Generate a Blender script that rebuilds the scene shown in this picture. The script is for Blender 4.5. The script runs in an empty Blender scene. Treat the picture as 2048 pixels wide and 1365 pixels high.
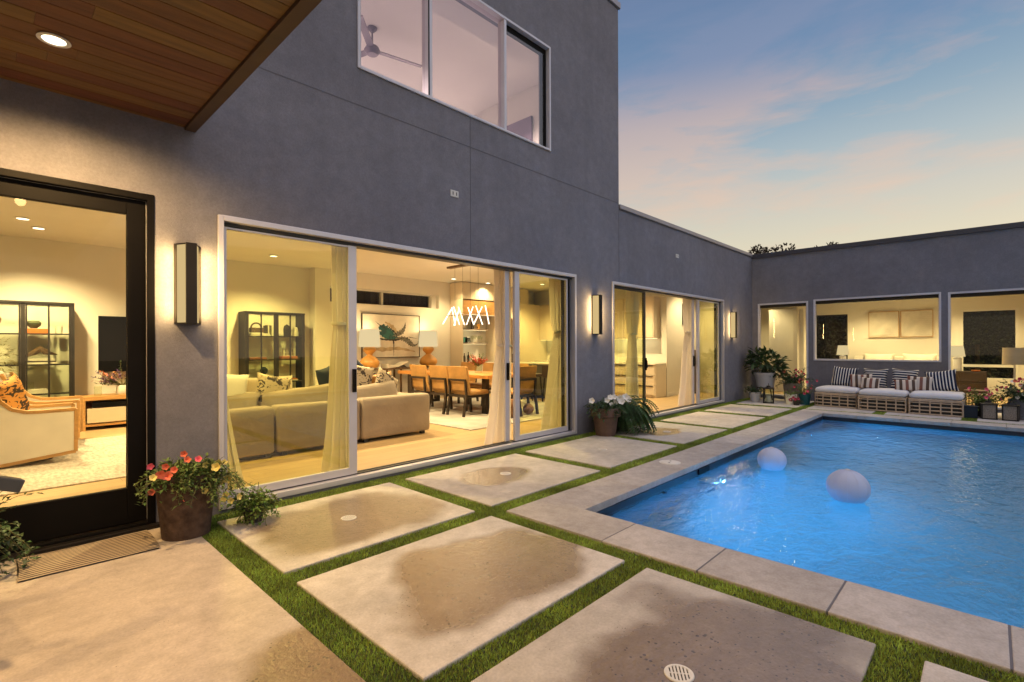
import bpy, bmesh, math, random
from mathutils import Vector, Matrix
rnd = random.Random(11)
S = bpy.context.scene
C = S.collection
PI = math.pi
rad = math.radians

# ------------------------------------------------------------------ materials
def newmat(name):
    m = bpy.data.materials.new(name); m.use_nodes = True
    nt = m.node_tree; nt.nodes.clear()
    return m, nt, nt.nodes, nt.links

def ramp(N, stops):
    r = N.new('ShaderNodeValToRGB'); e = r.color_ramp.elements
    while len(e) < len(stops): e.new(0.5)
    for k, (p, c) in enumerate(stops):
        e[k].position = p; e[k].color = (c[0], c[1], c[2], 1) if len(c) == 3 else c
    return r

def val(N, L, op, a, b=None, c=None, clamp=False):
    n = N.new('ShaderNodeMath'); n.operation = op; n.use_clamp = clamp
    for i, x in enumerate((a, b, c)):
        if x is None: continue
        if hasattr(x, 'links') or hasattr(x, 'is_output'): L.new(x, n.inputs[i])
        else: n.inputs[i].default_value = x
    return n.outputs[0]

def noise(N, L, vec, scale, detail=3, rough=.55, dist=0):
    n = N.new('ShaderNodeTexNoise'); n.inputs['Scale'].default_value = scale
    n.inputs['Detail'].default_value = detail; n.inputs['Roughness'].default_value = rough
    n.inputs['Distortion'].default_value = dist
    if vec: L.new(vec, n.inputs['Vector'])
    return n

def mixc(N, L, fac, a, b, mode='MIX'):
    n = N.new('ShaderNodeMix'); n.data_type = 'RGBA'; n.blend_type = mode
    for sock, x in ((n.inputs[0], fac), (n.inputs[6], a), (n.inputs[7], b)):
        if hasattr(x, 'is_output'): L.new(x, sock)
        elif isinstance(x, (tuple, list)): sock.default_value = (x[0], x[1], x[2], 1)
        else: sock.default_value = x
    return n.outputs[2]

def mul(c, k): return (c[0]*k, c[1]*k, c[2]*k)

def pmat(name, col, rough=.5, metal=0, var=.12, scale=4, bump=0, bscale=60, island=0, sheen=0, spec=.5, stretch=None, emit=None):
    m, nt, N, L = newmat(name)
    out = N.new('ShaderNodeOutputMaterial'); b = N.new('ShaderNodeBsdfPrincipled'); L.new(b.outputs[0], out.inputs[0])
    tc = N.new('ShaderNodeTexCoord'); vec = tc.outputs['Object']
    if stretch:
        mp = N.new('ShaderNodeMapping'); mp.inputs['Scale'].default_value = stretch; L.new(vec, mp.inputs[0]); vec = mp.outputs[0]
    n = noise(N, L, vec, scale, 4)
    r = ramp(N, [(.3, mul(col, 1-var)), (.7, mul(col, 1+var))]); L.new(n.outputs[0], r.inputs[0])
    c = r.outputs[0]
    if island:
        g = N.new('ShaderNodeNewGeometry')
        k = val(N, L, 'MULTIPLY_ADD', g.outputs['Random Per Island'], 2*island, 1-island)
        hsv = N.new('ShaderNodeHueSaturation'); L.new(c, hsv.inputs['Color']); L.new(k, hsv.inputs['Value'])
        hh = val(N, L, 'MULTIPLY_ADD', g.outputs['Random Per Island'], .05, .475); L.new(hh, hsv.inputs['Hue'])
        c = hsv.outputs[0]
    L.new(c, b.inputs['Base Color'])
    b.inputs['Roughness'].default_value = rough; b.inputs['Metallic'].default_value = metal
    b.inputs['Specular IOR Level'].default_value = spec
    if sheen: b.inputs['Sheen Weight'].default_value = sheen
    if bump:
        n2 = noise(N, L, vec, bscale, 4, .6)
        bp = N.new('ShaderNodeBump'); bp.inputs['Strength'].default_value = bump; bp.inputs['Distance'].default_value = .01
        L.new(n2.outputs[0], bp.inputs['Height']); L.new(bp.outputs[0], b.inputs['Normal'])
    if emit:
        b.inputs['Emission Color'].default_value = (*emit[0], 1); b.inputs['Emission Strength'].default_value = emit[1]
    return m

def emat(name, col, k):
    m, nt, N, L = newmat(name)
    out = N.new('ShaderNodeOutputMaterial'); e = N.new('ShaderNodeEmission'); e.inputs[0].default_value = (*col, 1); e.inputs[1].default_value = k
    L.new(e.outputs[0], out.inputs[0]); return m

def glassmat(name, tint, k=1.0, rough=0.0):
    m, nt, N, L = newmat(name)
    out = N.new('ShaderNodeOutputMaterial'); t = N.new('ShaderNodeBsdfTransparent'); t.inputs[0].default_value = (*tint, 1)
    g = N.new('ShaderNodeBsdfGlossy'); g.inputs['Roughness'].default_value = rough
    f = N.new('ShaderNodeFresnel'); f.inputs[0].default_value = 1.5
    mx = N.new('ShaderNodeMixShader'); gg = N.new('ShaderNodeNewGeometry'); fr = val(N, L, 'SUBTRACT', 1.0, gg.outputs['Backfacing']); kk = val(N, L, 'MULTIPLY', val(N, L, 'MULTIPLY', f.outputs[0], k), fr, clamp=True)
    L.new(kk, mx.inputs[0]); L.new(t.outputs[0], mx.inputs[1]); L.new(g.outputs[0], mx.inputs[2]); L.new(mx.outputs[0], out.inputs[0])
    return m

def stripemat(name, axis, period, duty, ca, cb, rough=.9, cc=None):
    m, nt, N, L = newmat(name)
    out = N.new('ShaderNodeOutputMaterial'); b = N.new('ShaderNodeBsdfPrincipled'); L.new(b.outputs[0], out.inputs[0])
    tc = N.new('ShaderNodeTexCoord'); sp = N.new('ShaderNodeSeparateXYZ'); L.new(tc.outputs['Object'], sp.inputs[0])
    x = val(N, L, 'DIVIDE', sp.outputs[axis], period); fr = val(N, L, 'FRACT', x)
    k = val(N, L, 'LESS_THAN', fr, duty)
    base = ca
    if cc:
        fl = val(N, L, 'FLOOR', x); md = val(N, L, 'FLOORED_MODULO', fl, 2.0)
        base = mixc(N, L, md, ca, cc)
    c = mixc(N, L, k, cb, base)
    L.new(c, b.inputs['Base Color']); b.inputs['Roughness'].default_value = rough; b.inputs['Specular IOR Level'].default_value = .2
    n2 = noise(N, L, tc.outputs['Object'], 180, 3); bp = N.new('ShaderNodeBump'); bp.inputs['Strength'].default_value = .25
    L.new(n2.outputs[0], bp.inputs['Height']); L.new(bp.outputs[0], b.inputs['Normal'])
    return m

def stucco():
    m, nt, N, L = newmat('grey_stucco')
    out = N.new('ShaderNodeOutputMaterial'); b = N.new('ShaderNodeBsdfPrincipled'); L.new(b.outputs[0], out.inputs[0])
    tc = N.new('ShaderNodeTexCoord'); v = tc.outputs['Object']
    n1 = noise(N, L, v, .9, 5, .6); n2 = noise(N, L, v, 55, 4, .7); n4 = noise(N, L, v, 9, 4, .6)
    r = ramp(N, [(.25, (.182, .178, .205)), (.75, (.240, .236, .268))]); L.new(n1.outputs[0], r.inputs[0])
    r2 = ramp(N, [(.3, (.87, .87, .87)), (.72, (1.10, 1.10, 1.10))]); L.new(n2.outputs[0], r2.inputs[0])
    r3 = ramp(N, [(.3, (.90, .90, .91)), (.7, (1.07, 1.06, 1.05))]); L.new(n4.outputs[0], r3.inputs[0])
    c = mixc(N, L, 1.0, r.outputs[0], r2.outputs[0], 'MULTIPLY'); c = mixc(N, L, 1.0, c, r3.outputs[0], 'MULTIPLY')
    mpz = N.new('ShaderNodeMapping'); mpz.inputs['Scale'].default_value = (2.6, 2.6, .22); L.new(v, mpz.inputs[0]); n7 = noise(N, L, mpz.outputs[0], 1.3, 5, .6); r7 = ramp(N, [(.3, (.95, .95, .95)), (.7, (1.04, 1.04, 1.04))]); L.new(n7.outputs[0], r7.inputs[0]); c = mixc(N, L, 1.0, c, r7.outputs[0], 'MULTIPLY')
    L.new(c, b.inputs['Base Color']); b.inputs['Roughness'].default_value = .95; b.inputs['Specular IOR Level'].default_value = .15
    n3 = noise(N, L, v, 120, 4, .7); bp = N.new('ShaderNodeBump'); bp.inputs['Strength'].default_value = .55; bp.inputs['Distance'].default_value = .008
    L.new(n3.outputs[0], bp.inputs['Height']); L.new(bp.outputs[0], b.inputs['Normal'])
    return m

def concrete(name, dry, wet=None, seed=0, speck=1.0, gloss=.5):
    """cast concrete; wet = (cx, cy, rx, ry) a wet patch in the slab's own coordinates"""
    m, nt, N, L = newmat(name)
    out = N.new('ShaderNodeOutputMaterial'); b = N.new('ShaderNodeBsdfPrincipled'); L.new(b.outputs[0], out.inputs[0])
    tc = N.new('ShaderNodeTexCoord'); v = tc.outputs['Object']
    mp = N.new('ShaderNodeMapping'); mp.inputs['Location'].default_value = (seed*3.7, seed*1.9, 0); L.new(v, mp.inputs[0]); vv = mp.outputs[0]
    n1 = noise(N, L, vv, 2.2, 6, .62); n2 = noise(N, L, vv, 70, 3, .6); n5 = noise(N, L, vv, 11, 4, .65)
    r = ramp(N, [(.28, mul(dry, .78)), (.72, mul(dry, 1.12))]); L.new(n1.outputs[0], r.inputs[0])
    r2 = ramp(N, [(.3, (.88,)*3), (.7, (1.08,)*3)]); L.new(n2.outputs[0], r2.inputs[0])
    r5 = ramp(N, [(.32, (.86, .85, .83)), (.62, (1.04,)*3)]); L.new(n5.outputs[0], r5.inputs[0])
    c = mixc(N, L, 1.0, r.outputs[0], r2.outputs[0], 'MULTIPLY'); c = mixc(N, L, 1.0, c, r5.outputs[0], 'MULTIPLY')
    oi = N.new('ShaderNodeObjectInfo'); kk = val(N, L, 'MULTIPLY_ADD', oi.outputs['Random'], .22, .86); hs = N.new('ShaderNodeHueSaturation'); L.new(c, hs.inputs['Color']); L.new(kk, hs.inputs['Value']); c = hs.outputs[0]
    vo = N.new('ShaderNodeTexVoronoi'); vo.inputs['Scale'].default_value = 34; L.new(vv, vo.inputs['Vector'])
    n4 = noise(N, L, vv, 9, 3)
    th = val(N, L, 'MULTIPLY_ADD', n4.outputs[0], .55, -.13)
    rough = .8
    hgt = n2.outputs[0]
    if wet:
        cx, cy, rx, ry = wet
        sp = N.new('ShaderNodeSeparateXYZ'); L.new(v, sp.inputs[0])
        dx = val(N, L, 'DIVIDE', val(N, L, 'SUBTRACT', sp.outputs[0], cx), rx); dy = val(N, L, 'DIVIDE', val(N, L, 'SUBTRACT', sp.outputs[1], cy), ry)
        d = val(N, L, 'SQRT', val(N, L, 'ADD', val(N, L, 'MULTIPLY', dx, dx), val(N, L, 'MULTIPLY', dy, dy)))
        nw = noise(N, L, vv, 1.7, 2.2, .45)
        d = val(N, L, 'ADD', d, val(N, L, 'MULTIPLY_ADD', nw.outputs[0], 1.3, -.65))
        w = N.new('ShaderNodeMapRange'); w.interpolation_type = 'SMOOTHSTEP'; w.inputs[1].default_value = 1.16; w.inputs[2].default_value = .80
        L.new(d, w.inputs[0]); wm = w.outputs[0]
        c = mixc(N, L, wm, c, mixc(N, L, 1.0, c, (.46, .375, .295), 'MULTIPLY'))
        nr = noise(N, L, vv, 24, 4, .6)
        wr = val(N, L, 'MULTIPLY_ADD', nr.outputs[0], .25, .22 if gloss < .5 else .08)
        rr = N.new('ShaderNodeMix'); L.new(wm, rr.inputs[0]); rr.inputs[2].default_value = .8; L.new(wr, rr.inputs[3])
        L.new(rr.outputs[0], b.inputs['Roughness'])
        th = val(N, L, 'MULTIPLY', th, val(N, L, 'MULTIPLY_ADD', wm, .75, .35))
        b.inputs['Specular IOR Level'].default_value = .6; L.new(val(N, L, 'MULTIPLY', wm, gloss), b.inputs['Coat Weight']); b.inputs['Coat IOR'].default_value = 2.1; cr_ = val(N, L, 'MULTIPLY_ADD', nr.outputs[0], .22, .03); L.new(cr_, b.inputs['Coat Roughness'])
    else:
        b.inputs['Roughness'].default_value = rough; b.inputs['Specular IOR Level'].default_value = .3
        th = val(N, L, 'MULTIPLY', th, .3*speck)
    sk = val(N, L, 'LESS_THAN', vo.outputs['Distance'], th)
    c = mixc(N, L, val(N, L, 'MULTIPLY', sk, .8), c, (.07, .055, .045))
    L.new(c, b.inputs['Base Color'])
    bp = N.new('ShaderNodeBump'); bp.inputs['Strength'].default_value = .35; bp.inputs['Distance'].default_value = .006
    L.new(n2.outputs[0], bp.inputs['Height'])
    bp2 = N.new('ShaderNodeBump'); bp2.inputs['Strength'].default_value = .5; bp2.inputs['Distance'].default_value = .01
    n6 = noise(N, L, vv, 28, 3, .6); L.new(n6.outputs[0], bp2.inputs['Height']); L.new(bp.outputs[0], bp2.inputs['Normal'])
    L.new(bp2.outputs[0], b.inputs['Normal'])
    if wet: L.new(bp2.outputs[0], b.inputs['Coat Normal'])
    return m

def plankfloor(name, col, w, l, rough=.35):
    m, nt, N, L = newmat(name)
    out = N.new('ShaderNodeOutputMaterial'); b = N.new('ShaderNodeBsdfPrincipled'); L.new(b.outputs[0], out.inputs[0])
    tc = N.new('ShaderNodeTexCoord'); v = tc.outputs['Object']
    br = N.new('ShaderNodeTexBrick'); br.inputs['Scale'].default_value = 1; br.inputs['Brick Width'].default_value = l; br.inputs['Row Height'].default_value = w
    br.inputs['Mortar Size'].default_value = .003; br.inputs['Color1'].default_value = (*mul(col, .88), 1); br.inputs['Color2'].default_value = (*mul(col, 1.1), 1); br.inputs['Mortar'].default_value = (*mul(col, .45), 1)
    L.new(v, br.inputs['Vector'])
    mp = N.new('ShaderNodeMapping'); mp.inputs['Scale'].default_value = (1.2, 22, 1); L.new(v, mp.inputs[0])
    n = noise(N, L, mp.outputs[0], 2, 5, .6); r = ramp(N, [(.3, (.82,)*3), (.7, (1.12,)*3)]); L.new(n.outputs[0], r.inputs[0])
    c = mixc(N, L, 1.0, br.outputs[0], r.outputs[0], 'MULTIPLY'); L.new(c, b.inputs['Base Color']); b.inputs['Roughness'].default_value = rough
    return m

def blotchmat(name, base, blot, scale, lo, hi, stretch=(1, 1, 1), rough=.85, third=None, dist=1.5):
    m, nt, N, L = newmat(name)
    out = N.new('ShaderNodeOutputMaterial'); b = N.new('ShaderNodeBsdfPrincipled'); L.new(b.outputs[0], out.inputs[0])
    tc = N.new('ShaderNodeTexCoord'); mp = N.new('ShaderNodeMapping'); mp.inputs['Scale'].default_value = stretch; L.new(tc.outputs['Object'], mp.inputs[0])
    n = noise(N, L, mp.outputs[0], scale, 4, .5, dist)
    st = [(0, base), (lo, base), (hi, blot), (1, blot)]
    if third: st = [(0, third), (.34, third), (.38, base), (lo, base), (hi, blot)]
    r = ramp(N, st); L.new(n.outputs[0], r.inputs[0]); L.new(r.outputs[0], b.inputs['Base Color']); b.inputs['Roughness'].default_value = rough
    return m

def watermat():
    m, nt, N, L = newmat('pool_water')
    out = N.new('ShaderNodeOutputMaterial'); g = N.new('ShaderNodeBsdfGlass'); g.inputs['IOR'].default_value = 1.8; g.inputs['Roughness'].default_value = 0.0
    g.inputs['Color'].default_value = (.88, .97, 1, 1)
    L.new(g.outputs[0], out.inputs[0])
    tc = N.new('ShaderNodeTexCoord'); v = tc.outputs['Object']
    mp = N.new('ShaderNodeMapping'); mp.inputs['Scale'].default_value = (1.0, 1.7, 1); mp.inputs['Rotation'].default_value = (0, 0, .5); L.new(v, mp.inputs[0])
    n1 = noise(N, L, mp.outputs[0], 3.2, 3, .5, .6); n2 = noise(N, L, mp.outputs[0], 11, 3, .55, .8)
    h = val(N, L, 'MULTIPLY_ADD', n2.outputs[0], .30, n1.outputs[0])
    bp = N.new('ShaderNodeBump'); bp.inputs['Strength'].default_value = 1.0; bp.inputs['Distance'].default_value = .023
    L.new(h, bp.inputs['Height']); L.new(bp.outputs[0], g.inputs['Normal'])
    return m

M = {}
M['stucco'] = stucco()
M['joint'] = pmat('joint_shadow', (.125, .122, .14), .95)
M['cap'] = pmat('cap_metal', (.30, .28, .30), .45, .4, .05)
M['capdark'] = pmat('cap_dark_metal', (.07, .065, .075), .5, .3, .1)
M['alu'] = pmat('silver_aluminium', (.62, .60, .64), .4, .35, .04)
M['whiteframe'] = pmat('pale_frame_paint', (.62, .61, .66), .45, .1, .04)
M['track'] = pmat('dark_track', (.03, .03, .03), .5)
M['black'] = pmat('black_paint', (.004, .0032, .003), .5, 0, .2, spec=.12)
M['iron'] = pmat('dark_iron', (.018, .016, .015), .55, .3, .2)
M['bronze'] = pmat('dark_bronze', (.022, .018, .015), .45, .5, .2)
M['glass_clear'] = glassmat('clear_glass', (.94, .94, .90), .7)
M['glass_tint'] = glassmat('low_e_glass', (.885, .90, .68), 1.9)
M['glass_up'] = glassmat('upper_glass', (.95, .92, .95), 2.0)
M['drinkglass'] = glassmat('thin_glass', (.93, .95, .9), .8)
M['wall'] = pmat('warm_white_wall', (.74, .71, .64), .9, 0, .02, 2)
M['ceil'] = pmat('white_ceiling', (.76, .74, .68), .95, 0, .02, 2)
M['floor'] = plankfloor('oak_floor', (.52, .37, .20), .19, 1.9)
M['trimwhite'] = pmat('white_trim', (.75, .73, .68), .5, 0, .02)
M['cabinet'] = pmat('cream_cabinet', (.66, .57, .44), .5, 0, .04, 1.5)
M['counter'] = pmat('stone_counter', (.70, .66, .58), .25, 0, .05)
M['islandgrey'] = pmat('grey_island', (.16, .145, .12), .6, 0, .08)
M['fridge'] = pmat('dark_brown_panel', (.07, .042, .025), .4, 0, .1)
M['soffit'] = pmat('cedar_planks', (.135, .058, .018), .65, 0, .30, 3, .2, 40, .15, stretch=(.7, 9, 9))
M['fascia'] = pmat('fascia_wood', (.07, .04, .022), .7, 0, .2, 3)
M['slab'] = concrete('patio_slab', (.57, .495, .42), (1.02, 2.15, .30, .42), 3, .3, 0)
M['coping'] = concrete('coping_stone', (.47, .43, .40), None, 5, .25)
M['dirt'] = pmat('turf_soil', (.035, .045, .018), 1, 0, .3, 6)
M['turf'] = pmat('turf_blades', (.27, .36, .065), .8, 0, .5, 2.2, island=.5, spec=.2)
M['shell'] = pmat('pool_plaster', (.17, .55, .74), .8, 0, .06, 3)
M['tile'] = pmat('dark_waterline_tile', (.008, .009, .016), .45, 0, .35, 14)
M['water'] = watermat()
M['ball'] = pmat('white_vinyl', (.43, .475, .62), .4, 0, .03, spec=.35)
M['plastic'] = pmat('white_plastic', (.66, .64, .60), .5, 0, .04)
M['slot'] = pmat('drain_slot', (.05, .045, .04), .9)
M['mat'] = stripemat('striped_mat', 1, .0335, .60, (.46, .37, .27), (.045, .035, .028))
M['terra'] = pmat('weathered_clay', (.085, .055, .042), .95, 0, .4, 16, .9, 45, spec=.2)
M['terra2'] = pmat('terracotta', (.115, .07, .052), .9, 0, .25, 10, .4, 60)
M['nursery'] = pmat('dark_plastic_pot', (.035, .028, .025), .6)
M['soil'] = pmat('potting_soil', (.03, .02, .014), 1)
M['leaf'] = pmat('petunia_leaf', (.105, .16, .035), .6, 0, .25, 9, island=.5)
M['leafd'] = pmat('dark_leaf', (.040, .080, .025), .55, 0, .25, 9, island=.5)
M['leafy'] = pmat('lime_leaf', (.13, .21, .035), .6, 0, .25, 9, island=.45)
M['fern'] = pmat('fern_frond', (.045, .095, .025), .6, 0, .25, 9, island=.5)
M['olive'] = pmat('yellow_olive_leaf', (.22, .21, .09), .6, 0, .2, 9, island=.4)
M['treeleaf'] = pmat('reddish_tree_leaf', (.075, .05, .03), .7, 0, .3, 1.5, island=.5)
M['bark'] = pmat('bark', (.09, .06, .04), .9, 0, .3, 12)
M['stem'] = pmat('plant_stem', (.14, .13, .05), .8)
M['coral'] = pmat('coral_petal', (.68, .16, .09), .75, 0, .12, 20)
M['pink'] = pmat('pink_petal', (.75, .12, .18), .7, 0, .12, 20)
M['magenta'] = pmat('magenta_petal', (.45, .05, .09), .7, 0, .2, 20)
M['yellow'] = pmat('yellow_petal', (.72, .60, .19), .75, 0, .1, 20)
M['white_p'] = pmat('white_petal', (.82, .79, .72), .7, 0, .05, 20)
M['rattan'] = pmat('pale_rattan', (.50, .38, .27), .6, 0, .2, 12)
M['cushion'] = pmat('white_cushion', (.66, .65, .68), .95, 0, .03, 5, .15, 200, sheen=.3)
M['navyV'] = stripemat('navy_stripe_upright', 0, .052, .62, (.010, .018, .05), (.68, .65, .60))
M['navyH'] = stripemat('navy_stripe_level', 1, .056, .60, (.010, .018, .05), (.66, .63, .58))
M['brownV'] = stripemat('brown_stripe', 0, .105, .5, (.22, .10, .075), (.62, .55, .48), cc=(.10, .065, .05))
M['whitepot'] = pmat('white_glaze', (.62, .61, .64), .4, 0, .06)
M['stonepot'] = pmat('taupe_stone_pot', (.24, .20, .17), .9, 0, .2, 12)
M['teal'] = pmat('teal_glaze', (.02, .12, .14), .3, 0, .2)
M['galv'] = pmat('galvanised_pot', (.20, .20, .23), .6, .3, .25, 30)
M['candle'] = pmat('candle_wax', (.72, .68, .62), .6)
M['mesh'] = pmat('speckled_panel', (.22, .19, .16), .8, 0, .6, 90)
M['sofa'] = pmat('taupe_linen', (.35, .285, .205), .95, 0, .12, 2.2, .8, 7, sheen=.2)
M['creamfab'] = pmat('cream_fabric', (.80, .75, .67), .95, 0, .05, 4, .15, 160, sheen=.2)
M['oak'] = pmat('honey_oak', (.50, .28, .10), .45, 0, .2, 3, stretch=(1, 12, 12))
M['tiger'] = blotchmat('tiger_velvet', (.60, .28, .06), (.035, .02, .012), 7, .52, .55, (1, 2.6, 1))
M['floral'] = blotchmat('floral_print', (.52, .43, .30), (.06, .045, .04), 11, .53, .56, third=(.30, .22, .12))
M['navy'] = pmat('navy_fabric', (.018, .028, .045), .9)
M['camel'] = pmat('camel_leather', (.43, .235, .075), .5, 0, .15, 6, .15, 90)
M['darkwood'] = pmat('espresso_wood', (.022, .013, .009), .45, 0, .3, 6)
M['tabletop'] = pmat('honey_tabletop', (.56, .25, .06), .4, 0, .18, 3, stretch=(10, 1, 10))
M['gourd'] = pmat('amber_wood_gourd', (.55, .27, .06), .4, 0, .15, 5)
M['walnut'] = pmat('walnut', (.12, .065, .03), .5, 0, .2, 4)
M['shade'] = emat('lit_lamp_shade', (1, .78, .42), .80)
M['shadew'] = pmat('cream_lamp_shade', (.70, .60, .46), .9)
M['led'] = emat('led_light', (1, .88, .68), 3)
M['lens'] = emat('downlight_lens', (1, .90, .68), 6)
M['strip'] = emat('shelf_led_strip', (1, .84, .45), 2.2)
M['sconce'] = emat('sconce_diffuser', (1, .72, .32), .66)
M['poollens'] = emat('pool_light_lens', (.6, .8, 1), .7)
M['curtain'] = pmat('white_curtain', (.76, .70, .64), .9, 0, .03, 3, sheen=.2)
def curtainmat():
    m, nt, N, L = newmat('white_curtain'); out = N.new('ShaderNodeOutputMaterial'); d = N.new('ShaderNodeBsdfDiffuse'); t = N.new('ShaderNodeBsdfTranslucent'); mx = N.new('ShaderNodeMixShader')
    d.inputs[0].default_value = (.80, .76, .72, 1); t.inputs[0].default_value = (.86, .80, .72, 1); mx.inputs[0].default_value = .45
    L.new(d.outputs[0], mx.inputs[1]); L.new(t.outputs[0], mx.inputs[2]); L.new(mx.outputs[0], out.inputs[0]); return m
M['curtain'] = curtainmat()
M['rug'] = pmat('pale_rug', (.52, .47, .42), 1, 0, .28, 4, .6, 60, stretch=(8, 2.5, 1))
M['rug2'] = pmat('grey_rug', (.40, .38, .36), 1, 0, .22, 2, .5, 60)
M['tv'] = pmat('tv_screen', (.004, .004, .005), .35, 0, .1, spec=.15)
M['paper'] = pmat('book_paper', (.70, .65, .56), .8)
M['bookdark'] = pmat('dark_book', (.05, .035, .03), .6)
M['bookred'] = pmat('orange_book', (.55, .16, .03), .6)
M['bookgreen'] = pmat('moss_book', (.10, .11, .06), .6)
M['clay'] = pmat('reddish_clay', (.30, .12, .06), .7)
M['teal2'] = pmat('teal_box', (.03, .22, .20), .5)
M['greenb'] = pmat('bottle_green', (.012, .016, .008), .15)
M['lavender'] = pmat('lavender_bloom', (.26, .17, .36), .8, island=.4)
M['peach'] = pmat('peach_bloom', (.72, .28, .16), .8, island=.25)
M['fan'] = pmat('mauve_fan', (.13, .10, .14), .5)
M['tvmauve'] = pmat('dark_panel_mauve', (.20, .15, .22), .5)
M['bed'] = pmat('bed_linen', (.74, .70, .62), .9)
M['hedge'] = pmat('hedge_leaf', (.030, .035, .015), .8, 0, .3, 2, island=.5)
M['fence'] = pmat('brown_fence', (.10, .065, .04), .8, 0, .25, 3)
M['nightwood'] = pmat('dark_walnut', (.028, .014, .007), .5, 0, .3, 4)
M['fence2'] = pmat('night_fence', (.018, .016, .010), .9, 0, .3, 3)
M['stool'] = pmat('brown_stool_wood', (.24, .12, .055), .55, 0, .2, 6)
M['greymetal'] = pmat('charcoal_metal', (.07, .075, .085), .45, .4, .1)
M['outlet'] = pmat('outlet_plate', (.45, .40, .33), .5)
M['ground2'] = pmat('far_ground', (.10, .09, .06), 1, 0, .3, .3)

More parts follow.
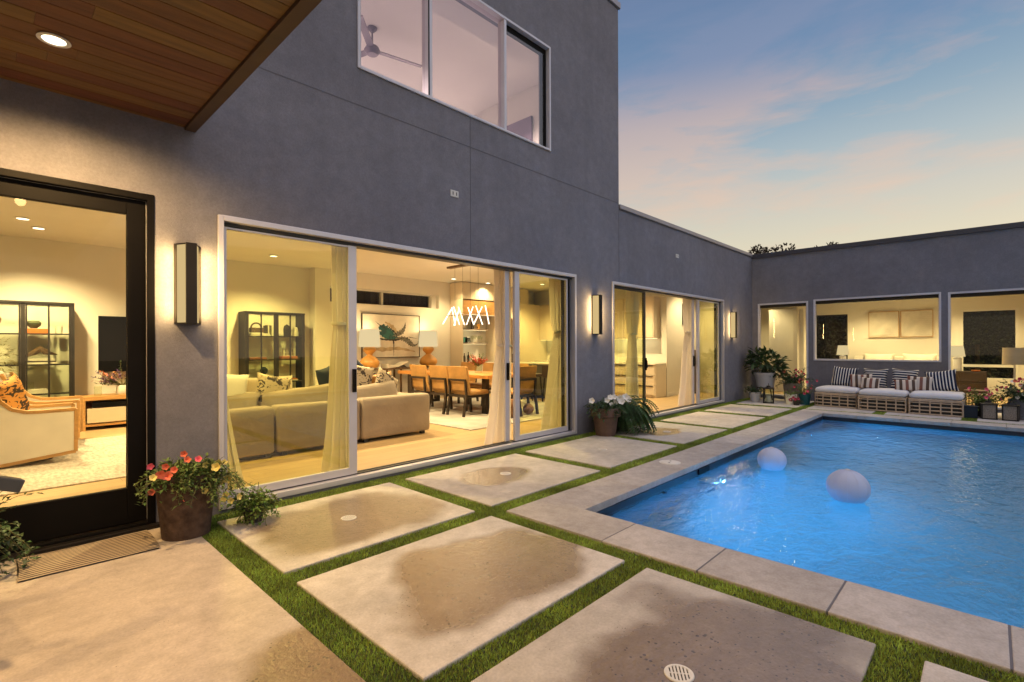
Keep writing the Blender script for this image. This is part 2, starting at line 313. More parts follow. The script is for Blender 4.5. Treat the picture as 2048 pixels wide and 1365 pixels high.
# ------------------------------------------------------------------ mesh builder
class MB:
    def __init__(s): s.v = []; s.f = []
    def add(s, vs, fs):
        o = len(s.v); s.v += [tuple(map(float, p)) for p in vs]; s.f += [tuple(i+o for i in f) for f in fs]; return s
    def box(s, x0, x1, y0, y1, z0, z1):
        return s.add([(x0,y0,z0),(x1,y0,z0),(x1,y1,z0),(x0,y1,z0),(x0,y0,z1),(x1,y0,z1),(x1,y1,z1),(x0,y1,z1)],
                     [(0,3,2,1),(4,5,6,7),(0,1,5,4),(1,2,6,5),(2,3,7,6),(3,0,4,7)])
    def hexa(s, bot, top): return s.add(list(bot)+list(top), [(0,3,2,1),(4,5,6,7),(0,1,5,4),(1,2,6,5),(2,3,7,6),(3,0,4,7)])
    def bar(s, p, q, w, h=None, up=(0,0,1)):
        p = Vector(p); q = Vector(q); d = (q-p).normalized(); u = Vector(up)
        if abs(d.dot(u)) > .98: u = Vector((1,0,0))
        a = d.cross(u).normalized()*(w/2); b = a.cross(d).normalized()*((h or w)/2)
        return s.hexa([p-a-b, p+a-b, p+a+b, p-a+b], [q-a-b, q+a-b, q+a+b, q-a+b])
    def tube(s, pts, r, n=8, caps=True):
        pts = [Vector(p) for p in pts]; rs = r if isinstance(r, (list, tuple)) else [r]*len(pts); rings = []; vs = []; fs = []
        u = None
        for i, p in enumerate(pts):
            d = (pts[min(i+1, len(pts)-1)]-pts[max(i-1, 0)]).normalized()
            if u is None: u = d.orthogonal().normalized()
            u = (u-d*u.dot(d)).normalized(); w = d.cross(u)
            for k in range(n): vs.append(p+(u*math.cos(2*PI*k/n)+w*math.sin(2*PI*k/n))*rs[i])
        for i in range(len(pts)-1):
            for k in range(n): fs.append((i*n+k, i*n+(k+1)%n, (i+1)*n+(k+1)%n, (i+1)*n+k))
        if caps: fs += [tuple(range(n))[::-1], tuple((len(pts)-1)*n+k for k in range(n))]
        return s.add(vs, fs)
    def lathe(s, prof, c=(0,0,0), n=24, sx=1, sy=1):
        vs = []; fs = []
        for r, z in prof:
            for k in range(n): vs.append((c[0]+sx*r*math.cos(2*PI*k/n), c[1]+sy*r*math.sin(2*PI*k/n), c[2]+z))
        m = len(prof)
        for i in range(m-1):
            for k in range(n): fs.append((i*n+k, i*n+(k+1)%n, (i+1)*n+(k+1)%n, (i+1)*n+k))
        if prof[0][0] > 1e-5: fs.append(tuple(range(n))[::-1])
        if prof[-1][0] > 1e-5: fs.append(tuple((m-1)*n+k for k in range(n)))
        return s.add(vs, fs)
    def disc(s, c, r, t, axis=2, n=24):
        vs = []
        for d in (0, t):
            for k in range(n):
                a, b = r*math.cos(2*PI*k/n), r*math.sin(2*PI*k/n)
                q = {2: (a, b, d), 1: (a, d, b), 0: (d, a, b)}[axis]; vs.append((c[0]+q[0], c[1]+q[1], c[2]+q[2]))
        fs = [tuple(range(n))[::-1], tuple(range(n, 2*n))]+[(k, (k+1)%n, n+(k+1)%n, n+k) for k in range(n)]
        return s.add(vs, fs)
    def grid(s, fn, nu, nv, wrap=False):
        vs = [fn(i/nu, j/nv) for j in range(nv+1) for i in range(nu+1)]
        return s.add(vs, [(j*(nu+1)+i, j*(nu+1)+i+1, (j+1)*(nu+1)+i+1, (j+1)*(nu+1)+i) for j in range(nv) for i in range(nu)])
    def pillow(s, w, h, t, n=14, ear=.10):
        """flat in XY, thickness in Z, pinched corners"""
        for sg in (1, -1):
            def fn(a, b):
                x = 2*a-1; y = 2*b-1
                k = max(0, (1-x**4)*(1-y**4))**.55
                px = x*(1-ear*(1-y*y)*abs(x)**3); py = y*(1-ear*(1-x*x)*abs(y)**3)
                return (px*w/2, py*h/2, sg*t/2*k) if sg > 0 else (-px*w/2, py*h/2, sg*t/2*k)
            s.grid(fn, n, n)
        return s
    def rbox(s, x0, x1, y0, y1, z0, z1, r=.03, puff=0):
        """soft box"""
        cx, cy, cz = (x0+x1)/2, (y0+y1)/2, (z0+z1)/2; hx, hy, hz = (x1-x0)/2, (y1-y0)/2, (z1-z0)/2; n = 8
        bm = bmesh.new(); bmesh.ops.create_cube(bm, size=2); bmesh.ops.subdivide_edges(bm, edges=bm.edges, cuts=7, use_grid_fill=True)
        vs = []
        for v in bm.verts:
            p = Vector((v.co.x*hx, v.co.y*hy, v.co.z*hz)); q = Vector((max(-hx+r, min(hx-r, p.x)), max(-hy+r, min(hy-r, p.y)), max(-hz+r, min(hz-r, p.z))))
            # remap the outer ring onto the rounding
            for ax, hh in ((0, hx), (1, hy), (2, hz)):
                a = abs(v.co[ax])
                p[ax] = math.copysign(hh*(a if a > .99 else min(a*1.0, 1)), v.co[ax])
                if .7 < a < .99: p[ax] = math.copysign(hh-r, v.co[ax])
            q = Vector((max(-hx+r, min(hx-r, p.x)), max(-hy+r, min(hy-r, p.y)), max(-hz+r, min(hz-r, p.z)))); d = p-q
            if d.length > 1e-6: p = q+d.normalized()*r
            if puff and v.co.z > 0: p.z += puff*(1-v.co.x**2)**.7*(1-v.co.y**2)**.7 if abs(v.co.x) < 1 and abs(v.co.y) < 1 else 0
            vs.append((p.x+cx, p.y+cy, p.z+cz))
        s.add(vs, [tuple(v.index for v in f.verts) for f in bm.faces] if not bm.verts.index_update() else [])
        bm.free(); return s
    def leaf(s, p, d, up, l, w, fold=.25):
        p = Vector(p); d = Vector(d).normalized(); a = d.cross(Vector(up))
        if a.length < 1e-3: a = d.orthogonal()
        a.normalize(); n = a.cross(d)
        m = p+d*l*.45-n*l*.04
        return s.add([p, m+a*w/2+n*w*fold, p+d*l-n*l*.14, m-a*w/2+n*w*fold, m], [(0, 1, 4), (1, 2, 4), (2, 3, 4), (3, 0, 4)])
    def build(s, name, mat, parent=None, smooth=False, bevel=0, ang=40):
        me = bpy.data.meshes.new(name); me.from_pydata(s.v, [], s.f)
        bm = bmesh.new(); bm.from_mesh(me)
        if smooth or bevel: bmesh.ops.remove_doubles(bm, verts=bm.verts, dist=1e-5)
        if not s.__dict__.get('open'): bmesh.ops.recalc_face_normals(bm, faces=bm.faces)
        bm.to_mesh(me); bm.free()
        me.materials.append(M[mat] if isinstance(mat, str) else mat)
        if smooth:
            for p in me.polygons: p.use_smooth = True
            me.set_sharp_from_angle(angle=rad(ang))
        o = bpy.data.objects.new(name, me); C.objects.link(o)
        if parent: o.parent = parent
        if bevel:
            b = o.modifiers.new('bevel', 'BEVEL'); b.width = bevel; b.segments = 2; b.limit_method = 'ANGLE'
        return o

def tag(o, label, cat, group=None):
    o['label'] = label; o['category'] = cat
    if group: o['group'] = group
    return o
def thing(name, label, cat, loc=(0,0,0), rz=0, group=None):
    o = bpy.data.objects.new(name, None); C.objects.link(o); o.empty_display_size = .1
    o.location = loc; o.rotation_euler = (0, 0, rz); return tag(o, label, cat, group)
def dup(t, loc, rz=0, label=None, group=None):
    r = t.copy(); C.objects.link(r); r.location = loc; r.rotation_euler = (0, 0, rz)
    if label: r['label'] = label
    if group: r['group'] = group
    if t.type == 'EMPTY' or t.children:
        for ch in list(t.children):
            c = ch.copy(); C.objects.link(c); c.parent = r
            for g in list(ch.children):
                d = g.copy(); C.objects.link(d); d.parent = c
    return r
def struct(o): o['kind'] = 'structure'; return o
def stuff(o): o['kind'] = 'stuff'; return o
def at(o, loc, rz=0): o.location = loc; o.rotation_euler = (0, 0, rz); return o

# ------------------------------------------------------------------ camera (level, shifted, about 1.4 m above the paving)
cam = bpy.data.cameras.new('camera'); cam.sensor_width = 36; cam.lens = 1001.97/2048*36; cam.clip_end = 500; cam.clip_start = .05
cam.shift_y = (692.94-682.5)/2048
co = bpy.data.objects.new('camera', cam); C.objects.link(co)
yaw, roll, pitch = rad(43.7586), rad(-.2234), rad(.0137)
f = Vector((math.cos(yaw), math.sin(yaw), 0)); r = Vector((math.sin(yaw), -math.cos(yaw), 0)); u = Vector((0, 0, 1))
f2 = f*math.cos(pitch)+u*math.sin(pitch); u2 = u*math.cos(pitch)-f*math.sin(pitch)
r3 = r*math.cos(roll)+u2*math.sin(roll); u3 = u2*math.cos(roll)-r*math.sin(roll)
co.matrix_world = Matrix(((r3.x, u3.x, -f2.x, 0), (r3.y, u3.y, -f2.y, 0), (r3.z, u3.z, -f2.z, 1.40), (0, 0, 0, 1)))
S.camera = co

# ------------------------------------------------------------------ ground, turf, slab, pavers
WY = 4.75          # face of the long house wall
WX = 14.5          # face of the bedroom wing
PX0, PX1, PY0, PY1 = 3.51, 11.90, -6.0, 2.53      # inner edge of the pool
g = MB()
for x0, x1, y0, y1 in ((-60, PX0-.15, -60, 60), (PX1+.15, 90, -60, 60), (PX0-.15, PX1+.15, PY1+.15, 60), (PX0-.15, PX1+.15, -60, PY0-.15)):
    g.add([(x0,y0,-.022),(x1,y0,-.022),(x1,y1,-.022),(x0,y1,-.022)], [(0,1,2,3)])
struct(g.build('ground', 'dirt'))
struct(MB().box(-6, 1.09, -6, WY-.003, -.14, 0).build('patio_slab', 'slab', None, bevel=.006))

def blades(m, x0, x1, y0, y1, dens, h, seed):
    q = random.Random(seed); n = int((x1-x0)*(y1-y0)*dens)
    for _ in range(n):
        x = q.uniform(x0, x1); y = q.uniform(y0, y1); a = q.uniform(0, 2*PI); hh = h*q.uniform(.55, 1.15); w = .0022*q.uniform(.8, 1.5)
        l = q.uniform(.1, .7)*hh; b = q.uniform(0, 2*PI); ca, sa = math.cos(a)*w, math.sin(a)*w
        m.add([(x-ca, y-sa, -.021), (x+ca, y+sa, -.021), (x+math.cos(b)*l, y+math.sin(b)*l, -.021+hh)], [(0, 1, 2)])
tf = MB(); tf.open = True
strips = [(1.09, 1.265, -.6, 4.75, 1.0), (1.265, 6.0, 4.505, 4.745, .7), (6.0, 14.1, 4.505, 4.745, .35), (1.265, 5.2, 2.995, 3.185, .9), (5.2, 12.45, 2.985, 3.185, .4),
          (2.875, 3.04, -1.2, 2.995, 1.0), (2.86, 3.055, 3.185, 4.505, .8), (4.76, 4.955, 3.185, 4.505, .6), (6.66, 6.87, 3.185, 4.505, .4), (8.52, 8.72, 3.185, 4.505, .3),
          (10.44, 10.71, 3.185, 4.505, .3), (12.26, 12.55, 3.185, 4.505, .3), (1.265, 2.875, 1.58, 1.737, 1.0), (1.265, 2.875, .22, .395, 1.0),
          (12.35, 12.5, -2, 2.985, .3), (12.45, 14.4, 2.985, 3.185, .3), (12.5, 14.3, 1.58, 1.78, .3), (12.5, 14.3, .2, .42, .3), (12.5, 14.3, -1.2, -1.0, .3)]
for i, (x0, x1, y0, y1, k) in enumerate(strips): blades(tf, x0-.004, x1+.004, y0-.004, y1+.004, 25000*k, .018 if k > .5 else .028, i); blades(tf, x0-.018, x1+.018, y0-.018, y1+.018, 2600*k, .026, i+50)
tfo = stuff(tf.build('artificial_grass', 'turf')); tag(tfo, 'green artificial grass strips between the concrete pavers', 'grass')

def paver(x0, x1, y0, y1, label, wet=None, seed=0, gloss=.25):
    cx, cy = (x0+x1)/2, (y0+y1)/2
    key = 'paver_concrete_%d' % seed
    M[key] = concrete('paver_concrete', (.57, .525, .475), wet, seed, .5, gloss)
    o = MB().box(x0-cx, x1-cx, y0-cy, y1-cy, -.12, 0).build('concrete_paver', key, None, bevel=.007)
    o.location = (cx, cy, 0); tag(o, label, 'paver', 'square concrete pavers laid in grass')
paver(1.265, 2.865, 3.185, 4.505, 'pale concrete paver with the little leafy pot on its corner', (-.02, -.06, .78, .60), 11, .4)
paver(1.265, 2.875, 1.737, 3.000, 'concrete paver with a big shining wet patch and no drain', (.10, -.10, .72, .50), 12, .8)
paver(1.265, 2.875, .395, 1.580, 'wet stained concrete paver around the biggest round drain', (-.05, -.24, .92, .68), 13, .5)
paver(1.265, 2.875, -1.0, .220, 'paver whose corner shows at the bottom right edge of the photo', None, 14)
paver(3.055, 4.760, 3.185, 4.505, 'concrete paver with a small oval puddle beside its drain in front of the open slider', (-.15, .05, .42, .32), 15, .9)
paver(4.955, 6.660, 3.185, 4.505, 'dry concrete paver in front of the clay pot of white flowers', None, 16)
paver(6.870, 8.520, 3.185, 4.505, 'concrete paver with a glowing puddle beside the drooping fern', (-.1, .02, .42, .30), 17, .9)
paver(8.720, 10.44, 3.185, 4.505, 'dry paver in front of the opening of the far sliding door', None, 18)
paver(10.71, 12.26, 3.185, 4.505, 'dry paver in front of the last glass panel of the far sliding door', None, 19)
paver(12.55, 14.30, 3.185, 4.505, 'paver in the house corner carrying the pots and lantern', None, 20)
paver(12.50, 14.30, 1.780, 2.985, 'paver under the rattan module nearest the house corner', None, 21)
paver(12.50, 14.30, .420, 1.580, 'paver under the two rattan modules on the window side', None, 22)
paver(12.50, 14.30, -1.0, .200, 'paver carrying the dark lanterns and galvanised pot', None, 23)

def drain(x, y, r, label):
    t = thing('drain_cover', label, 'drain', (x, y, .001), .6, 'round white drain covers')
    MB().lathe([(0, .002), (r*.80, .002), (r*.80, .0)], n=24).build('slot_tray', 'slot', t)
    m = MB().lathe([(r*.80, .001), (r*.80, .006), (r*.97, .006), (r, .003), (r, 0)], n=32)
    for k in range(-3, 4):
        yy = k*r*.235; hw = math.sqrt(max(0, (r*.8)**2-yy*yy)); m.box(-hw, hw, yy-r*.07, yy+r*.07, .0025, .0055)
    m.box(-r*.05, r*.05, -r*.8, r*.8, .0025, .005)
    m.build('grate', 'plastic', t)
for x, y, l in ((2.03, 3.80, 'slotted white drain in the paver beside the little leafy pot'), (2.03, .966, 'large slotted white drain at the bottom edge of the photo'),
                (3.92, 3.86, 'white drain beside the oval puddle on the paver by the open slider'), (5.73, 3.80, 'white drain in the paver beside the clay pot of white flowers'),
                (7.63, 3.82, 'white drain in the glowing puddle by the fern'), (9.47, 3.79, 'white drain in the paver by the far slider opening'),
                (11.39, 3.81, 'white drain in the paver by the last glass panel')): drain(x, y, .062, l)

# ------------------------------------------------------------------ pool
pool = thing('swimming_pool', 'rectangular swimming pool glowing blue with pale concrete coping', 'pool')
PB = -1.35
m = MB()
m.box(PX0-.25, PX1+.25, PY0-.25, PY1+.25, PB-.2, PB)
m.box(PX0-.25, PX0, PY0-.25, PY1+.25, PB, -.065); m.box(PX1, PX1+.25, PY0-.25, PY1+.25, PB, -.065)
m.box(PX0, PX1, PY1, PY1+.25, PB, -.065); m.box(PX0, PX1, PY0-.25, PY0, PB, -.065)
m.build('basin', 'shell', pool)
MB().box(PX0, PX0+.42, PY0, PY1, PB, -.42).build('bench_ledge', 'shell', pool, bevel=.02)
m = MB()
m.box(PX0, PX0+.012, PY0, PY1, -.27, -.064); m.box(PX1-.012, PX1, PY0, PY1, -.27, -.064); m.box(PX0+.012, PX1-.012, PY1-.012, PY1, -.27, -.064); m.box(PX0+.012, PX1-.012, PY0, PY0+.012, -.27, -.064)
m.build('waterline_tile', 'tile', pool)
def cope(x0, x1, y0, y1):
    cx, cy = (x0+x1)/2, (y0+y1)/2
    o = MB().box(x0-cx, x1-cx, y0-cy, y1-cy, -.062, .003).build('coping_stone', 'coping', pool, bevel=.006); o.location = (cx, cy, 0)
G = .004
xs = [4.007, 4.452, 5.393, 6.378, 7.364, 8.34, 9.32, 10.30, 11.12, 11.88]
# mitred corner pair
for quad in ([(3.04, 2.985), (PX0-.01, 2.52), (4.007-G, 2.52), (4.007-G, 2.985)], [(3.04, 2.985-2*G), (3.04, 2.03), (PX0+.01, 2.03), (PX0+.01-.0, 2.52-2*G)]):
    o = MB().add([(x, y, -.062) for x, y in quad]+[(x, y, .003) for x, y in quad], [(0,1,2,3),(7,6,5,4),(0,4,5,1),(1,5,6,2),(2,6,7,3),(3,7,4,0)]).build('coping_stone', 'coping', pool)
for a, b in zip(xs, xs[1:]): cope(a, b-G, 2.52, 2.985)
ys = [2.03-G, 1.325, .625, -.063, -.75, -1.44, -2.14, -3.4, -4.6, -6.2]
for a, b in zip(ys, ys[1:]): cope(3.04, PX0+.01, b+2*G, a)
yf = [2.985, 1.95, 1.24, .53, -.18, -.89, -1.6, -2.5, -4, -6.2]
for a, b in zip(yf, yf[1:]): cope(PX1-.01, 12.35, b+G, a)
m = MB()
for y in ys[:-1]: MB().box(3.045, PX0+.008, y-.001, y+.0095, -.05, .0005).build('joint_filler', 'joint', pool)
pass
MB().box(5.80, 6.10, PY1-.03, PY1-.0125, -.16, -.066).build('skimmer_mouth', 'black', pool)
for i, (x, z) in enumerate(((6.035, -.72), (10.13, -.75))):
    fx = MB().disc((x, PY1-.04, z), .11, .04, 1, 24).build('pool_light', 'trimwhite', pool)
    MB().disc((x, PY1-.05, z), .085, .012, 1, 24).build('lens', 'poollens', fx)
MB().disc((4.95, PY1-.03, -.30), .035, .03, 1, 16).build('return_jet', 'black', pool)
w = MB(); w.open = True; w = w.grid(lambda a, b: (PX0+.013+(PX1-PX0-.026)*a, PY0+.013+(PY1-PY0-.026)*b, -.125), 2, 2).build('pool_water', 'water')
struct(w)
ld = thing('skimmer_lid', 'round pale skimmer lid set in the pool coping', 'lid', (5.63, 2.785, .004), .3)
MB().lathe([(0, .008), (.098, .008), (.104, .004), (.104, 0)], n=36).build('lid_plate', 'plastic', ld)
for sx in (-1, 1): MB().disc((.045*sx, 0, .0085), .012, .001).build('finger_hole', 'slot', ld)
mm = MB().lathe([(.104, 0), (.125, .004), (.125, -.001)], n=36); mm.build('lid_ring', 'plastic', ld)
# floating balls
def ball(x, y, r, label, rz):
    t = thing('floating_ball', label, 'ball', (x, y, -.125+r*.66), rz, 'white floating pool balls')
    MB().lathe([(r*math.sin(PI*k/20)*1.0, -r*.93*math.cos(PI*k/20)) for k in range(21)], n=40).build('shell', 'ball', t, smooth=True)
    m = MB()
    for k in range(6): a = PI*k/6; m.tube([(1.001*r*math.cos(b)*math.cos(a), 1.001*r*math.cos(b)*math.sin(a), .931*r*math.sin(b)) for b in [2*PI*i/40 for i in range(41)]], .0016, 4, False)
    m.build('seam', 'ball', t)
    MB().disc((0, 0, r*.925), .02, .006, 2, 16).build('valve', 'plastic', t)
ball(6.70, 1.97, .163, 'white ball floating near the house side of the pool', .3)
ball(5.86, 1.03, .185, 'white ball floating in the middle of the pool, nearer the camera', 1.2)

# ------------------------------------------------------------------ the house (one thing, world coordinates)
house = thing('modern_house', 'grey stucco modern house wrapping around the pool with glowing glass doors', 'house')
def holed(front, back, u0, u1, z0, z1, holes, axis, name, mat, parent=house):
    """wall slab with rectangular openings. axis 1: plane of constant Y, u = X; axis 0: plane of constant X, u = Y"""
    us = sorted({u0, u1, *[h[0] for h in holes], *[h[1] for h in holes]}); zs = sorted({z0, z1, *[h[2] for h in holes], *[h[3] for h in holes]})
    us = [x for x in us if u0 <= x <= u1]; zs = [x for x in zs if z0 <= x <= z1]
    def solid(i, j):
        if not (0 <= i < len(us)-1 and 0 <= j < len(zs)-1): return False
        cu, cz = (us[i]+us[i+1])/2, (zs[j]+zs[j+1])/2
        return not any(h[0] < cu < h[1] and h[2] < cz < h[3] for h in holes)
    P = (lambda u, d, z: (u, d, z)) if axis == 1 else (lambda u, d, z: (d, u, z))
    m = MB(); m.open = True
    for i in range(len(us)-1):
        for j in range(len(zs)-1):
            if not solid(i, j): continue
            a, b, c, d = us[i], us[i+1], zs[j], zs[j+1]
            m.add([P(a, front, c), P(b, front, c), P(b, front, d), P(a, front, d)], [(0,1,2,3)]); m.add([P(a, back, c), P(b, back, c), P(b, back, d), P(a, back, d)], [(3,2,1,0)])
            if not solid(i-1, j): m.add([P(a, front, c), P(a, back, c), P(a, back, d), P(a, front, d)], [(0,3,2,1)])
            if not solid(i+1, j): m.add([P(b, front, c), P(b, back, c), P(b, back, d), P(b, front, d)], [(0,1,2,3)])
            if not solid(i, j-1): m.add([P(a, front, c), P(b, front, c), P(b, back, c), P(a, back, c)], [(0,1,2,3)])
            if not solid(i, j+1): m.add([P(a, front, d), P(b, front, d), P(b, back, d), P(a, back, d)], [(0,3,2,1)])
    return m.build(name, mat, parent)
DOOR = (-.20, .904, .0, 2.597); S1 = (1.346, 6.42, .02, 2.53); S2 = (7.465, 12.46, .02, 2.52); UW = (2.653, 5.80, 4.30, 5.853)
holed(WY, 4.97, -6, WX+.2, -.15, 3.83, [DOOR, S1, S2], 1, 'wall', 'stucco')
holed(WY, 4.97, -6, 7.70, 3.83, 7.36, [UW], 1, 'wall', 'stucco')
MB().box(7.48, 7.70, 4.97, 12, 3.83, 7.36).build('wall', 'stucco', house)
BD = (3.39, 4.60, .05, 2.53); B2 = (.80, 3.27, 1.012, 2.56); B3 = (-1.7, .689, .05, 2.545)
holed(WX, 14.72, -9, WY-.002, -.15, 3.78, [BD, B2, B3], 0, 'wall', 'stucco')
jt = MB()
jt.box(-6, 7.70, WY-.0025, WY+.01, 3.913, 3.922); jt.box(4.208, 4.217, WY-.0025, WY+.01, 2.54, 4.29); jt.box(7.696, 7.704, WY-.0025, WY+.01, 2.53, 3.826)
jt.build('control_joint', 'joint', house)
m = MB(); m.box(7.703, WX-.02, WY-.03, 5.1, 3.826, 3.90); m.build('parapet_cap', 'cap', house, bevel=.004)
m = MB(); m.box(7.71, WX-.03, WY-.016, WY-.002, 3.808, 3.826); m.build('drip_edge', 'joint', house)
m = MB(); m.box(WX-.04, 14.9, -9, 5.1, 3.775, 3.885); m.build('parapet_cap', 'capdark', house, bevel=.004)
m = MB(); m.box(-6, 7.74, WY-.03, 5.1, 7.36, 7.46); m.box(7.5, 7.74, 5.1, 12, 7.36, 7.46); m.build('parapet_cap', 'cap', house)
MB().box(-6, 7.73, WY-.016, WY-.001, 7.34, 7.36).build('drip_edge', 'joint', house)
# roofs and blind outer walls
m = MB(); m.box(7.705, 18.9, 4.975, 12, 3.45, 3.6); m.box(14.73, 18.9, -9, 4.97, 3.45, 3.6); m.box(-6, 7.47, 4.975, 12, 7.05, 7.2); m.box(-6, 7.47, 4.975, 12, 3.62, 3.78)
m.build('roof', 'capdark', house)
holed(11.05, 11.35, 5.107, 14.4, -.1, 3.45, [(5.46, 8.62, 2.446, 2.815)], 1, 'interior_wall', 'wall')
MB().box(-4.2, 5.107, 11.35, 11.6, -.1, 3.45).build('interior_wall', 'wall', house)
MB().box(-4.4, -4.2, 4.97, 11.6, -.1, 7.2).build('interior_wall', 'wall', house)
MB().box(-4.2, 7.48, 11.0, 11.3, 3.78, 7.05).build('interior_wall', 'wall', house)
m = MB(); m.box(-4.2, WX+.1, 4.975, 11.5, 3.20, 3.26); m.build('ceiling', 'ceil', house)
MB().box(-4.2, 7.48, 4.975, 11.2, 6.523, 6.56).build('ceiling', 'ceil', house)
MB().box(7.44, 7.478, 4.975, 11.2, 3.9, 6.523).build('interior_wall', 'wall', house)
MB().box(14.73, 18.8, -8.9, 6.5, 2.90, 2.96).build('ceiling', 'ceil', house)
MB().box(-4.2, 14.72, 4.80, 11.5, -.06, .03).build('oak_floor', 'floor', house)
MB().box(14.721, 18.8, -8.9, 6.5, -.06, .035).build('oak_floor', 'floor', house)
MB().box(12.62, 12.72, 6.32, 11.05, .03, 3.2).build('interior_wall', 'wall', house)
MB().box(12.722, 14.72, 6.32, 6.44, .03, 3.2).build('interior_wall', 'wall', house)
m = MB(); m.box(12.60, 14.25, 6.303, 6.319, .03, .13); m.build('baseboard', 'trimwhite', house)
MB().box(14.40, 14.495, 4.97, 6.32, .03, 3.2).build('interior_wall', 'wall', house)
# bedroom wing partitions
holed(18.5, 18.7, -8.9, 6.5, .03, 2.9, [(3.24, 4.3, .85, 2.36), (-.50, .618, .45, 2.355)], 0, 'interior_wall', 'wall')
MB().box(14.73, 18.5, -8.9, -8.8, .03, 2.9).build('interior_wall', 'wall', house)
MB().box(17.1, 17.2, 4.03, 6.5, .03, 2.9).build('interior_wall', 'wall', house)
MB().box(14.73, 17.1, 6.38, 6.5, .03, 2.9).build('interior_wall', 'wall', house)
MB().box(16.0, 17.098, 4.02, 4.12, .03, 2.9).build('interior_wall', 'wall', house)
MB().box(14.5, 14.72, 4.752, 4.97, 2.95, 3.78).build('wall', 'stucco', house)
# covered patio
m = MB(); n = 0
y = -4.0
while y < WY-.01:
    y1 = min(y+.138, WY-.004); xs_ = [-6, -4.1+rnd.uniform(-.6, .6), -1.9+rnd.uniform(-.7, .7), .2+rnd.uniform(-.9, .3), 1.105]
    for a, b in zip(xs_, xs_[1:]): m.box(a+.001, b-.001, y+.002, y1+.003, 3.195, 3.225)
    y += .145
soff = m.build('soffit', 'soffit', house)
MB().box(-6, 1.16, -4.05, WY-.003, 3.228, 3.50).build('canopy_deck', 'fascia', house)
MB().box(1.108, 1.185, -4.1, WY-.003, 3.175, 3.52).build('fascia_board', 'fascia', house)

# --- openings: frames and glass
def frame_rect(m, u0, u1, z0, z1, w, d0, d1, axis=1):
    if axis == 1:
        m.box(u0, u0+w, d0, d1, z0, z1); m.box(u1-w, u1, d0, d1, z0, z1); m.box(u0+w, u1-w, d0, d1, z1-w, z1); m.box(u0+w, u1-w, d0, d1, z0, z0+w)
    else:
        m.box(d0, d1, u0, u0+w, z0, z1); m.box(d0, d1, u1-w, u1, z0, z1); m.box(d0, d1, u0+w, u1-w, z1-w, z1); m.box(d0, d1, u0+w, u1-w, z0, z0+w)
    return m
def slider(S_, la, lb, ra, rb, rend, dark_left=False):
    u0, u1, z0, z1 = S_
    fr = MB(); frame_rect(fr, u0+.001, u1-.001, .021, z1-.001, .045, WY-.022, 4.93)
    sd = fr.build('sliding_door', 'alu', house, bevel=.004)
    m = MB(); m.box(u0+.047, u1-.047, 4.80, 4.84, .0665, .078); m.box(u0+.047, u1-.047, 4.87, 4.90, .0665, .078); m.box(u0+.047, u1-.047, 4.79, 4.925, z1-.075, z1-.047)
    m.box(u1-.16, u1-.047, 4.86, 4.92, .08, z1-.077); m.box(u1-.115, u1-.10, 4.79, 4.84, .08, z1-.077); m.box(u0+.047, u0+.063, 4.79, 4.86, .08, z1-.077)
    m.build('track', 'track', sd)
    # fixed left lite
    m = MB(); m.box(u0+.064, u0+.085, 4.80, 4.845, .08, z1-.08); m.box(u0+.085, la, 4.80, 4.845, z1-.10, z1-.08); m.box(u0+.085, la, 4.80, 4.845, .08, .15)
    m.box(la, lb, 4.80, 4.845, .08, z1-.08); m.build('panel_frame', 'track' if dark_left else 'alu', sd, bevel=.003)
    MB().box(u0+.085, la, 4.818, 4.826, .15, z1-.10).build('glass', 'glass_tint', sd)
    # right lites
    m = MB(); m.box(ra, ra+.085, 4.87, 4.91, .08, z1-.08); m.box(rb-.09, rb, 4.80, 4.845, .08, z1-.08); m.box(rb, rend, 4.80, 4.845, z1-.10, z1-.08); m.box(rb, rend, 4.80, 4.845, .08, .15); m.box(rend, rend+.03, 4.80, 4.845, .08, z1-.08)
    m.build('panel_frame', 'alu', sd, bevel=.003)
    MB().box(rb, rend, 4.818, 4.826, .15, z1-.10).build('glass', 'glass_tint', sd)
    for x, yy in (((la+lb)/2+.01, 4.80), (ra+.045, 4.87)):
        m = MB(); m.box(x-.02, x+.02, yy-.022, yy-.001, .93, 1.17); m.tube([(x-.012, yy-.02, .95), (x-.03, yy-.055, .99), (x-.03, yy-.055, 1.11), (x-.012, yy-.02, 1.15)], .008, 8)
        m.build('handle', 'black', sd, bevel=.006)
    return sd
slider(S1, 2.575, 2.665, 4.95, 5.165, 6.25)
slider(S2, 8.675, 8.725, 10.97, 11.18, 12.30, True)
# entry door
fr = MB(); frame_rect(fr, DOOR[0]+.001, DOOR[1]-.001, .0, 2.596, .048, WY-.012, 4.90)
ed = fr.build('entry_door', 'black', house, bevel=.004)
m = MB(); m.box(DOOR[0]+.05, .735, 4.785, 4.83, 2.425, 2.545); m.box(DOOR[0]+.05, .735, 4.785, 4.83, .055, .325); m.box(.735, .852, 4.785, 4.83, .055, 2.545); m.box(DOOR[0]+.05, DOOR[0]+.165, 4.785, 4.83, .3255, 2.4245)
m.build('door_leaf', 'black', ed, bevel=.006)
MB().box(DOOR[0]+.165, .735, 4.80, 4.812, .325, 2.425).build('glass', 'glass_clear', ed)
m = MB(); m.box(.8535, .8575, 4.784, 4.787, .06, 2.545); m.box(DOOR[0]+.05, .8535, 4.784, 4.787, 2.5465, 2.5515); m.build('edge_highlight', 'alu', ed)  # silvery strip imitates the highlight line inside the door frame
MB().box(DOOR[0]-.05, .93, WY-.07, 4.75, .0, .028).build('threshold', 'bronze', ed, bevel=.004)
